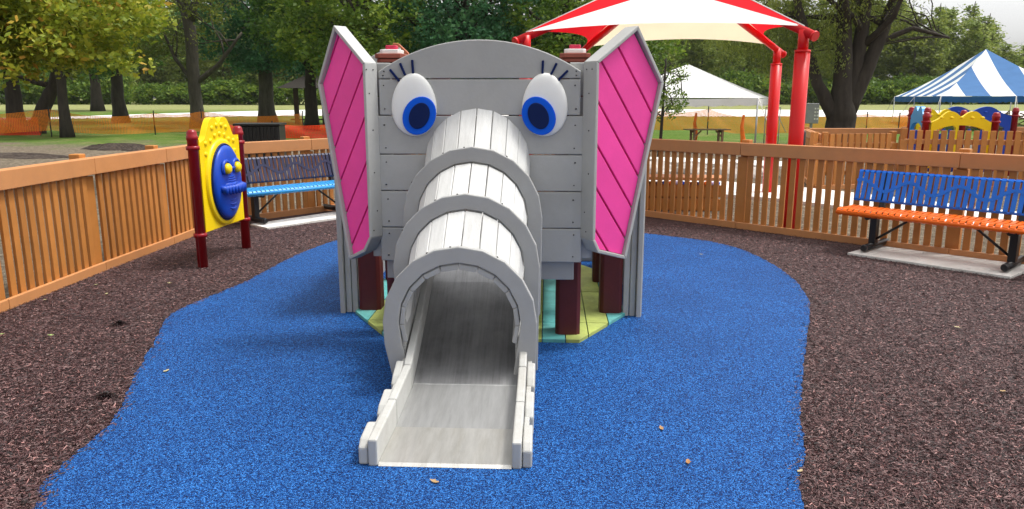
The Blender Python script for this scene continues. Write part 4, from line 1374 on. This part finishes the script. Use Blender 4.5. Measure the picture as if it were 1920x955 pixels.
# pavilion
t = thing('pavilion', 'small dark roofed pavilion among the trees behind the left ear', 'pavilion', (-15.8, 62, -0.5))
mb = MB()
rf = [(-2.7, -2, 2.9), (2.7, -2, 2.9), (2.7, 2, 2.9), (-2.7, 2, 2.9), (-1, 0, 3.9), (1, 0, 3.9)]
mb.add(rf, [(0, 1, 5, 4), (1, 2, 5), (2, 3, 4, 5), (3, 0, 4), (3, 2, 1, 0)])
mb.build('roof', M['darkroof'], t)
for (x_, y_) in ((-1.3, -1.6), (0.9, -1.6), (-1.3, 1.6), (0.9, 1.6)):
    mb = MB(); mb.box((x_, y_, 1.45), (0.32, 0.32, 2.9)); mb.build('post', M['darkwood'], t)
mb = MB(); mb.box((0, -1.5, 0.45), (3.6, 0.4, 0.10)); mb.box((-1.2, -1.5, 0.2), (0.1, 0.35, 0.4)); mb.box((1.2, -1.5, 0.2), (0.1, 0.35, 0.4)); mb.build('ledge_seat', M['darkwood'], t)
# electrical box
t = thing('electrical_box', 'grey electrical meter box on a post beside the big tree', 'electrical box', (15.2, 38.5, -0.5), R(-10))
mb = MB(); mb.box((0, 0, 1.35), (0.62, 0.3, 1.0)); mb.build('cabinet', M['greybox'], t, 0.02)
mb = MB(); mb.box((0, 0, 0.42), (0.12, 0.12, 0.85)); mb.build('post', M['greybox'], t)
for i in range(2):
    for j in range(4):
        mb = MB(); mb.box((0.12 + i * 0.12, -0.162, 1.08 + j * 0.17), (0.07, 0.02, 0.08))
        mb.build('outlet', M['eyewhite'], t)
# low activity table behind the right fence
t = thing('bead_table', 'low brown planter box with rows of coloured beads just behind the right fence', 'activity table', (2.35, 10.95, 0), R(-8))
mb = MB()
for z in (0.09, 0.29): mb.box((0, -0.20, z), (1.35, 0.04, 0.17))
mb.box((0, 0.20, 0.19), (1.35, 0.04, 0.37))
mb.build('side_board', M['fence'], t, 0.006)
mb = MB(); mb.box((0, 0, 0.46), (1.45, 0.46, 0.045)); mb.build('top', M['fence_rail'], t, 0.006)
mb = MB()
for i in range(16):
    mb.lathe([(0.001, -0.03), (0.022, -0.022), (0.03, 0), (0.022, 0.022), (0.001, 0.03)], (-0.62 + i * 0.083, -0.245, 0.405), 10, i % 3)
mb.build('beads', [M['iris'], M['orangeplastic'], mat('lilac_plastic', (0.5, 0.45, 0.7), 0.4)], t)
# short black bollard post
t = tag(MB().lathe([(0.045, 0), (0.045, 1.05), (0.03, 1.08), (0.001, 1.085)], (0, 0, 0), 14).build('black_post', M['black']), 'short black post standing just right of the red canopy posts', 'post')
t.location = (4.7, 12.2, 0)
# metal frame stand and water cooler
t = thing('metal_stand', 'thin metal frame stand holding a white jug beside the tent corner', 'stand', (11.5, 33.5, -0.5))
mb = MB()
for x_ in (-0.25, 0.25):
    for y_ in (-0.2, 0.2): mb.tube([(x_, y_, 0), (x_, y_, 1.7)], 0.02, 6)
for z in (0.5, 1.2, 1.7): mb.box((0, 0, z), (0.54, 0.44, 0.03))
mb.build('frame', M['steel'], t)
mb = MB(); mb.lathe([(0.14, 1.22), (0.15, 1.26), (0.15, 1.55), (0.10, 1.6), (0.001, 1.61)], (0, 0, 0), 14); mb.build('jug', M['eyewhite'], t)
# orange barricade rolls by the tent
for (x_, y_, lb) in ((8.35, 34.5, 'orange mesh bundle hanging at the left tent pole'), (4.2 + 5.0, 30.2, 'orange mesh bundle hanging at the right tent pole')):
    mb = MB(); mb.tube([(0, 0, 0.0), (0.05, 0.02, 0.5), (-0.03, 0, 1.0), (0.02, 0, 1.45)], [0.07, 0.10, 0.07, 0.05], 8)
    o = mb.build('mesh_bundle', M['orangeplastic']); tag(o, lb, 'mesh bundle'); o.location = (x_, y_, -0.5)
# rock row seen through the fence pickets
for i, (x_, y_, s_) in enumerate(((2.1, 15.9, .35), (2.9, 15.8, .45), (3.8, 15.9, .38), (4.5, 15.5, .42), (5.0, 15.3, .3))):
    mb = MB()
    def rk(u, v, i=i, s_=s_):
        a, b = 2 * PI * u, PI * v
        r_ = s_ * (1 + 0.16 * math.sin(3 * a + i) * math.sin(2 * b) + 0.1 * math.sin(5 * a + 2 * i))
        return (r_ * math.sin(b) * math.cos(a), 0.8 * r_ * math.sin(b) * math.sin(a), 0.6 * r_ * math.cos(b))
    mb.grid(rk, 14, 9, smooth=False)
    o = mb.build('boulder', M['silver']); o.location = (x_, y_, 0.1 * s_)
    tag(o, ['pale boulder at the left end of the rock row behind the fence', 'largest pale boulder in the rock row behind the fence', 'middle pale boulder in the rock row behind the fence', 'pale boulder right of the middle one behind the fence', 'small pale boulder at the right end of the rock row'][i], 'rock', 'rocks behind the right fence')
# soil mounds on the lawn at the left
mb = MB()
for (px0, D0, rx, ry, h_) in ((222, 31.5, 1.5, .6, .26), (262, 31.0, .9, .5, .18), (15, 27.5, 2.0, .7, .14), (70, 27.0, 1.4, .5, .10)):
    k0 = D0 * 0.979 + 0.43; x0_ = (px0 - 960) / 1400 * k0
    def md(u, v, x0_=x0_, D0=D0, rx=rx, ry=ry, h_=h_):
        a = 2 * PI * u; r_ = v * (1 + .2 * math.sin(3 * a) + .12 * math.sin(7 * a + 1))
        z = h_ * max(0, 1 - v * v) * (1 + .35 * math.sin(9 * a + 12 * v) * v) 
        return (x0_ + rx * r_ * math.cos(a), D0 + ry * r_ * math.sin(a), -0.515 + z + (0.02 if v < 1 else 0))
    mb.grid(md, 40, 8, 0, 0.5, False)
so_ = mb.build('soil', mat('dark_soil', (0.045, 0.032, 0.024), 0.95, 0.6, 9, 1.0, 30)); so_['kind'] = 'stuff'
tag(so_, 'dark clods of dug soil on the lawn behind the left fence', 'soil')
# debris pile right edge
mb = MB()
for i in range(70):
    a = Vector((random.gauss(0, 1.6), random.gauss(0, 1.0), random.uniform(0.05, 1.0)))
    d = Vector((random.gauss(0, 1), random.gauss(0, 1), random.gauss(0, .35))).normalized() * random.uniform(.5, 1.6)
    b = a + d; b.z = max(0.05, b.z)
    mb.bar(a, b, 0.09, 0.06)
o = mb.build('brush_pile', M['wood']); o.location = (33.5, 50.5, -0.5); o['kind'] = 'stuff'; tag(o, 'tangled pile of scrap boards below the striped tent', 'debris')
mb = MB()
for i in range(3):
    t_ = 0
# ------------------------------------------------------------------ trees
def leaf_quads(centres, radii, n_each, size, squash=0.75, droop=0.0, cvar=0.5):
    """centres (k,3), radii (k,) -> V, F, rnd of leaf faces in gaussian clumps"""
    k = len(centres)
    idx = np.repeat(np.arange(k), n_each)
    n = len(idx)
    d = rng.normal(0, 1, (n, 3)); d /= np.linalg.norm(d, axis=1)[:, None] + 1e-9
    rr = rng.uniform(0, 1, n) ** 0.5
    P = centres[idx] + d * (radii[idx] * rr)[:, None] * np.array([1, 1, squash])
    if droop: P[:, 2] -= droop * rng.uniform(0, 1, n) ** 2 * radii[idx]
    a = rng.normal(0, 1, (n, 3)); a[:, 2] *= 0.6; a /= np.linalg.norm(a, axis=1)[:, None]
    if droop: a[:, 2] -= 1.2; a /= np.linalg.norm(a, axis=1)[:, None]
    b = np.cross(a, rng.normal(0, 1, (n, 3))); b /= np.linalg.norm(b, axis=1)[:, None] + 1e-9
    s = size * rng.uniform(0.6, 1.35, n)
    L_ = a * (s / 2)[:, None]; W2 = b * (s * (0.28 if not droop else 0.16))[:, None]
    V = np.stack([P - L_, P + W2 - L_ * 0.1, P + L_, P - W2 - L_ * 0.1], 1).reshape(-1, 3)
    F = np.arange(4 * n).reshape(-1, 4)
    cl = rng.uniform(0, 1, k)
    r = np.clip(cvar * cl[idx] + (1 - cvar) * rng.uniform(0, 1, n), 0, 1)
    return V, F, np.repeat(r, 4)
def ell_centres(spec):
    out = []
    for (cx, cy, cz, rx, ry, rz, k) in spec:
        d = rng.normal(0, 1, (k, 3)); d /= np.linalg.norm(d, axis=1)[:, None]
        rr = rng.uniform(0.15, 1, k) ** 0.45
        out.append(np.array([cx, cy, cz]) + d * rr[:, None] * np.array([rx, ry, rz]))
    return np.concatenate(out)
def limb(mb, a, b, r0, r1, wob=0.1, n=6, seg=7):
    a, b = Vector(a), Vector(b); L_ = (b - a).length
    pts = []; rad = []
    ph = random.uniform(0, 6)
    for i in range(n + 1):
        t = i / n
        w = Vector((math.sin(ph + t * 4), math.cos(ph * 1.3 + t * 3.3), 0.5 * math.sin(t * 5 + ph))) * wob * L_ * 0.25 * math.sin(PI * t)
        pts.append(a + (b - a) * t + w); rad.append(r0 + (r1 - r0) * t)
    mb.tube(pts, rad, seg, 0)
    return pts
def tree(x, y, trunks, crown, leafm, label, leaf=0.2, per=45, cr=0.9, name='tree', bark='bark', group=None, droop=0.0, limbs=14, cat='tree', zg=None, flare=1.5, cvar=0.5):
    zg = ground_z(x, y) if zg is None else zg
    t = thing(name, label, cat, (x, y, zg), 0, group)
    cs = ell_centres(crown)
    mb = MB()
    ends = []
    for tr in trunks:       # polyline with radii [(x,y,z,r)...]
        pts = [Vector(p[:3]) for p in tr]; rad = [p[3] for p in tr]
        # refine and flare the base
        P2 = []; R2 = []
        for i in range(len(pts) - 1):
            for k in range(4):
                u = k / 4
                P2.append(pts[i] + (pts[i + 1] - pts[i]) * u + Vector((random.gauss(0, .06), random.gauss(0, .06), 0)) * rad[i] * (1 if P2 else 0))
                R2.append(rad[i] + (rad[i + 1] - rad[i]) * u)
        P2.append(pts[-1]); R2.append(rad[-1])
        if pts[0].z <= 0.1:
            R2[0] *= flare; R2[1] *= 1.0 + (flare - 1) * 0.25
            P2[0] = P2[0] - Vector((0, 0, 0.15))
        mb.tube(P2, R2, 12, 0)
        ends.append((P2, R2))
    for i in range(limbs):
        P2, R2 = random.choice(ends)
        k = random.randint(len(P2) // 2, len(P2) - 1)
        c = cs[random.randrange(len(cs))]
        for _ in range(6):
            if c[2] < P2[k].z - 0.3: c = cs[random.randrange(len(cs))]
        r0 = R2[k] * 0.55
        pp = limb(mb, P2[k], c, r0, 0.02, 0.5)
        for _ in range(2):
            q = pp[random.randint(2, 5)]
            c2 = Vector(c) + Vector((random.gauss(0, cr), random.gauss(0, cr), random.gauss(0, cr * .6)))
            limb(mb, q, c2, r0 * 0.45, 0.012, 0.5, 4, 5)
    mb.build('trunk', M[bark], t)
    V, F, r = leaf_quads(cs, rng.uniform(0.6, 1.25, len(cs)) * cr, per, leaf, droop=droop, cvar=cvar)
    fast_mesh('crown', V, F, leafm, r, t)
    return t
def bear(px, D):
    """ground position D metres ahead on the bearing of one image column"""
    k = D * 0.979 + 0.43
    return ((px - 960) / 1400 * k, D)

# near overhanging maple on the left, trunk outside the frame
tree(-12.6, 13.5, [[(0, 0, 0, .26), (0.2, 0, 1.8, .22), (0.6, -.1, 4.5, .14), (0.8, 0, 7, .06)]],
     [(4.1, -.3, 3.35, 2.6, 2.2, 1.35, 250), (5.0, -0.6, 2.95, 1.5, 1.5, 0.75, 80), (2.2, 0, 5.6, 3.6, 3, 2.0, 200), (3.2, -.8, 2.75, 2.3, 1.8, .75, 110), (4.6, -.8, 2.35, 2.0, 1.5, .45, 26)], M['leaf_yellow'],
     'near maple with yellowing leaves hanging over the left edge', leaf=0.115, per=62, cr=0.36, name='maple_tree', limbs=26, cvar=0.35, zg=0)
x_, y_ = bear(50, 46)
tree(x_, y_, [[(-.55, 0, 0, .5), (-.5, 0, 3, .42), (-.9, 0, 9, .22)], [(.5, 0, 0, .48), (1.3, 0, 1.6, .40), (2.2, 0, 3.2, .34), (3.4, 0, 8, .18)]], [(0, 0, 8.0, 7, 5, 4.6, 220)], M['leaf_green'], 'tree with two thick trunks leaning apart at the far left', leaf=.26, per=55, cr=1.1, name='tree')
x_, y_ = bear(127, 41.5)
tree(x_, y_, [[(0, 0, 0, .27), (0, 0, 4, .22), (.2, 0, 8, .1)]], [(0.5, 0, 7.4, 4.5, 4, 3.6, 210)], M['leaf_green'], 'slim straight dark trunk tree right of the double trunk', leaf=.24, per=55, cr=1.0, name='tree')
x_, y_ = bear(228, 62)
tree(x_, y_, [[(0, 0, 0, .52), (0, 0, 4, .42), (-.3, 0, 10, .2)]], [(-0.5, 0, 7.8, 5.0, 4.5, 4.2, 190)], M['leaf_dark'], 'dark green tree with a flared trunk behind the orange mesh', leaf=.3, per=60, cr=1.2, name='tree')
x_, y_ = bear(185, 92)
tree(x_, y_, [[(0, 0, 0, .6), (0, 0, 6, .5), (0, 0, 12, .2)]], [(0, 0, 10.5, 7, 5, 6.0, 260)], M['leaf_willow'], 'distant tree between the slim trunk and the flared trunk', leaf=.4, per=50, cr=1.5, name='tree')
x_, y_ = bear(372, 54)
tree(x_, y_, [[(0, 0, -.0, .45), (0, 0, 3.4, .42), (0.0, 0, 7.0, .40), (-.9, 0, 10.5, .26)], [(0.1, 0, 7.4, .3), (.9, 0, 9.8, .2), (1.3, 0, 12, .12)], [(0.2, 0, 3.2, .22), (1.8, 0, 4.4, .16), (3.6, 0, 6.6, .08)], [(-.1, 0, 3.2, .16), (-1.2, 0, 4.8, .12), (-2.0, 0, 7.0, .06)]],
     [(-1.2, 0, 7.6, 3.6, 3, 2.6, 90), (0.8, 1, 10.5, 5, 4, 2.4, 110), (-3.2, 0, 6.0, 2.2, 2, 1.8, 45)], M['leaf_willow'], 'forked tree with sparse leaves directly behind the yellow panel', leaf=.24, per=34, cr=1.0, name='tree', bark='barkpale')
x_, y_ = bear(503, 64)
tree(x_, y_, [[(0, 0, 0, .62), (0, 0, 4, .56), (-.2, 0, 8, .45), (-.2, 0, 13, .2)]], [(-2.8, -1, 8.0, 3.0, 3, 3.4, 110), (0, 0, 11, 6, 5, 3.5, 170), (3.5, 0, 6.4, 3.4, 3, 3.2, 100), (-.4, -1, 5.0, 1.9, 2, 1.0, 30)], M['leaf_bluegreen'], 'large tree with blue green foliage and a thick straight trunk', leaf=.3, per=60, cr=1.1, name='tree', bark='barkpale')
specs = [(585, 50, 'leaf_dark', 'dark tree hanging over the pavilion left of the ear', 2.4), (668, 44, 'leaf_green', 'green tree rising directly behind the left ear', 1.0), (770, 52, 'leaf_dark', 'dark dense tree behind the left eye of the elephant', 0.5), (870, 46, 'leaf_bluegreen', 'blue green tree behind the top of the elephant head', 0.5), (965, 50, 'leaf_dark', 'dense tree left of the red canopy', 0.2), (1060, 46, 'leaf_green', 'green tree behind the left canopy post', 0.5), (1160, 54, 'leaf_green', 'green tree behind the right ear', 1.0)]
for px_, D_, lm, lb, low in specs:
    x_, y_ = bear(px_, D_)
    tree(x_, y_, [[(0, 0, 0, .4), (0.1, 0, 4, .34), (.3, 0, 10, .16)]], [(0, 0, 7.0 + low, 4.9, 4.2, 5.2, 235), (random.uniform(-1, 1), -1.5, 4.6 + low, 3.2, 2.5, 3.0, 90)], M[lm], lb, leaf=.27, per=42, cr=.85, name='tree')
# sapling between ear and white tent
tree(*bear(1235, 24), [[(0, 0, 0, .06), (0.05, 0, 1.4, .045), (.1, 0, 3.2, .02)]], [(0.1, 0, 1.75, .85, .6, .50, 46), (0.0, 0, 2.6, .8, .6, .8, 44)], M['leaf_green'], 'slender sapling poking out beside the right ear in front of the tent', leaf=.085, per=26, cr=.22, name='sapling', limbs=14)
# big dark tree on the right
x_, y_ = bear(1572, 33)
tree(x_, y_, [[(0, 0, 0, .64), (0, 0, 1.3, .62), (-.1, 0, 2.6, .40), (-.35, 0, 6.7, .25), (-.6, 0, 10, .12)],
              [(0.1, 0.1, 1.2, .50), (.35, .1, 2.8, .34), (.55, .1, 4.2, .30), (.75, .1, 6.8, .22), (.9, 0, 10, .1)],
              [(0.25, 0, 1.6, .40), (.95, 0, 3.4, .30), (1.35, 0, 4.6, .27), (2.0, 0, 6.8, .18), (3.4, 0, 9, .08)],
              [(-.2, 0, 1.2, .36), (-1.15, 0, 2.7, .24), (-1.8, 0, 4.6, .20), (-2.5, 0, 6.8, .15), (-3, 0, 9, .08)],
              [(1.2, 0, 4.4, .14), (2.6, -.2, 5.0, .10), (4.2, -.2, 4.6, .05)]],
     [(-2.4, 1.5, 5.0, 2.2, 1.6, 1.8, 100), (0, 1.8, 5.0, 2.2, 1.4, 2.2, 90), (-0.2, 0, 7.6, 4.0, 3.5, 1.9, 150), (-4.2, 1, 5.8, 2.0, 2, 2.2, 90), (-1.0, -0.6, 4.6, .9, .5, 1.2, 16), (1.6, .6, 5.4, 1.2, .9, 1.0, 26)], M['leaf_willow'], 'big dark tree with several spreading limbs right of the red posts', leaf=.15, per=62, cr=.60, name='willow_tree', droop=1.2, limbs=30, flare=1.3)

# far tree line: a few source trees copied
def far_tree(kind):
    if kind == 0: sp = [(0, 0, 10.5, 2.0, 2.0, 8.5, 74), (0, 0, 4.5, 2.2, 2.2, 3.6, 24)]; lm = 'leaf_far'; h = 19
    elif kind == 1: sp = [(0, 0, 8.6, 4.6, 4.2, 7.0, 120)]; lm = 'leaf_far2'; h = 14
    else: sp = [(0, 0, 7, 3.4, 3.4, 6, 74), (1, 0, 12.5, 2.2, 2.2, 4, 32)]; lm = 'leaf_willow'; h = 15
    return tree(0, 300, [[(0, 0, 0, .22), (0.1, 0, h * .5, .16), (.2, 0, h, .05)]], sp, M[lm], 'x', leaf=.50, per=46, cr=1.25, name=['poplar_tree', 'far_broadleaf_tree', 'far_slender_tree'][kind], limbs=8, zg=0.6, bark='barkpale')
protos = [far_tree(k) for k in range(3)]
LB = ['tall pale green poplar in the far tree line across the field', 'broad grey green tree in the far tree line across the field', 'slender olive tree in the far tree line across the field']
GR = ['poplars in the far tree line', 'broad trees in the far tree line', 'slender trees in the far tree line']
placed = [0, 0, 0]
def place(k, x, y, s, sz):
    o = protos[k] if placed[k] == 0 else copy_tree(protos[k])
    placed[k] += 1
    o.location = (x, y, 0.55); o.rotation_euler = (0, 0, random.uniform(0, 6.28)); o.scale = (s, s, sz)
    tag(o, LB[k], 'tree', GR[k])
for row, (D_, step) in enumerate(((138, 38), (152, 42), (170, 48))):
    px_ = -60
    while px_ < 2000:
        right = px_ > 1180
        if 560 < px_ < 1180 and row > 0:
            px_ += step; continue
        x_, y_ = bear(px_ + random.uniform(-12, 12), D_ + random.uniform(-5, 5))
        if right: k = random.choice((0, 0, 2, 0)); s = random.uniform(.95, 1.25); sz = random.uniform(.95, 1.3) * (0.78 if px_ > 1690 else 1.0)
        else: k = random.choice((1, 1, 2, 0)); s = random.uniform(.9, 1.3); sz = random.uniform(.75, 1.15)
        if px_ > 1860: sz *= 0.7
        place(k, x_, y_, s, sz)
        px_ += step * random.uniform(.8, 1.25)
# bushes along the foot of the tree line
V, F, r = leaf_quads(ell_centres([(0, 0, 1.6, 4.5, 2.2, 1.8, 90)]), rng.uniform(.7, 1.2, 90) * 1.0, 40, .45)
V[:, 2] = np.maximum(V[:, 2], 0.02)
bush = fast_mesh('shrub', V, F, M['leaf_green'], r)
n_ = 0
px_ = -70
while px_ < 2000:
    o = bush if n_ == 0 else bush.copy()
    if n_: C.objects.link(o)
    n_ += 1
    x_, y_ = bear(px_, 129 + random.uniform(-3, 3))
    o.location = (x_, y_, 0.5); o.rotation_euler = (0, 0, random.uniform(-.4, .4) + (PI if n_ % 2 else 0)); s = random.uniform(.6, 1.4); o.scale = (s, s, s * random.uniform(.6, 1.5))
    tag(o, 'dark low shrub at the foot of the far tree line', 'shrub', 'shrubs at the foot of the far tree line')
    px_ += random.uniform(34, 84)

# ------------------------------------------------------------------ litter
M['leaflitter'] = leaf_mat('dry_fallen_leaf', [(0, (0.35, 0.17, 0.06)), (0.5, (0.42, 0.36, 0.20)), (1, (0.30, 0.40, 0.14))], 0.1)
litter = [(1290, 868, .022, 'curled orange brown leaf on the blue surface near the bottom', 0.0), (1240, 805, .022, 'small brown leaf speck on the blue surface right of the slide', 0.1), (1500, 885, .022, 'pale leaf at the right edge of the blue surface', 0.4), (85, 563, .02, 'pale leaf on the mulch beside the left fence', 0.6), (96, 630, .02, 'green leaf on the mulch at the left', 1.0), (3, 628, .02, 'green leaf at the left picture edge on the mulch', 1.0), (200, 552, .02, 'yellowish leaf on the mulch below the left fence', 0.6), (180, 535, .02, 'pale long leaf on the mulch before the face panel', 0.7), (318, 532, .02, 'pale crumpled leaf on the mulch left of the red post', 0.5), (815, 905, .022, 'tiny brown leaf in front of the slide end', 0.2), (1795, 615, .02, 'thin straw coloured leaf on the right mulch', 0.5), (1880, 735, .02, 'tan leaf on the mulch at the lower right', 0.2), (1315, 478, .022, 'small pale leaf on the far blue surface', 0.6), (312, 697, .022, 'grey leaf on the left part of the blue surface', 0.5)]
CP, SP = math.cos(R(11.8)), math.sin(R(11.8))
for (px_, py_, z, lb, rn) in litter:
    b = (477.5 - py_) / 1400; dz = -SP + b * CP; dy = CP + b * SP
    k = (z - 1.59) / dz
    x_, y_ = (px_ - 960) / 1400 * k, dy * k
    mb = MB()
    s_ = random.uniform(.012, .019)
    pts = [(-1.3, 0), (-.7, .5), (-.2, .45), (.1, .85), (.45, .4), (1.3, .15), (1.5, 0), (.9, -.35), (.3, -.75), (-.1, -.45), (-.8, -.5)]
    mb.add([(a * s_, c_ * s_, 0.004 + 0.5 * s_ * (c_ * c_) + 0.15 * s_ * a * a) for a, c_ in pts] + [(0, 0, 0.003)], [(i, (i + 1) % len(pts), len(pts)) for i in range(len(pts))], 0, rn, True)
    o = mb.build('fallen_leaf', M['leaflitter'])
    o.location = (x_, y_, z); o.rotation_euler = (0, 0, random.uniform(0, 6.28))
    tag(o, lb, 'leaf', 'fallen leaves in the play yard')


# ------------------------------------------------------------------ air
hm = bpy.data.materials.new('haze_air'); hm.use_nodes = True
hn = hm.node_tree
for n in list(hn.nodes):
    if n.type != 'OUTPUT_MATERIAL': hn.nodes.remove(n)
pv = hn.nodes.new('ShaderNodeVolumePrincipled')
pv.inputs['Color'].default_value = (0.9, 0.93, 0.95, 1)
pv.inputs['Density'].default_value = 0.00012
hn.links.new(pv.outputs[0], [n for n in hn.nodes if n.type == 'OUTPUT_MATERIAL'][0].inputs['Volume'])
mb = MB(); mb.box((0, 90, 14.5), (420, 230, 34))
hz_ = mb.build('haze', hm); hz_['kind'] = 'stuff'; hz_['label'] = 'thin pale air over the park'

# two dark clumps of mulch shreds at the left
M['darkshred'] = leaf_mat('dark_mulch_shreds', [(0, (0.004, 0.002, 0.002)), (0.7, (0.016, 0.007, 0.008)), (1, (0.05, 0.018, 0.020))], 0.0)
for (x_, y_, rx, lb) in ((-2.195, 3.79, .085, 'wide dark clump of mulch at the lower left beside the blue surface'), (-2.80, 5.12, .06, 'small dark clump of mulch in the middle of the left mulch bed')):
    n_ = 420
    rr = np.abs(rng.normal(0, .5, n_)); aa = rng.uniform(0, 2 * PI, n_)
    X_ = rx * rr * np.cos(aa); Y_ = rx * .55 * rr * np.sin(aa); Z_ = 0.008 + 0.022 * np.exp(-rr * rr * 3) * rng.uniform(.2, 1, n_)
    th_ = rng.uniform(0, PI, n_); l_ = rng.uniform(.005, .014, n_); c_, s_ = np.cos(th_), np.sin(th_); tz = rng.normal(0, .004, n_)
    V_ = np.stack([np.stack([X_ + i * c_ * l_ - j * s_ * .002, Y_ + i * s_ * l_ + j * c_ * .002, Z_ + i * tz + .004], 1) for i, j in ((-1, -1), (1, -1), (1, 1), (-1, 1))], 1).reshape(-1, 3)
    o_ = fast_mesh('mulch_clump', V_, np.arange(4 * n_).reshape(-1, 4), M['darkshred'], np.repeat(rng.uniform(0, 1, n_), 4))
    o_.location = (x_, y_, 0.004); tag(o_, lb, 'mulch clump'); o_['kind'] = 'stuff'
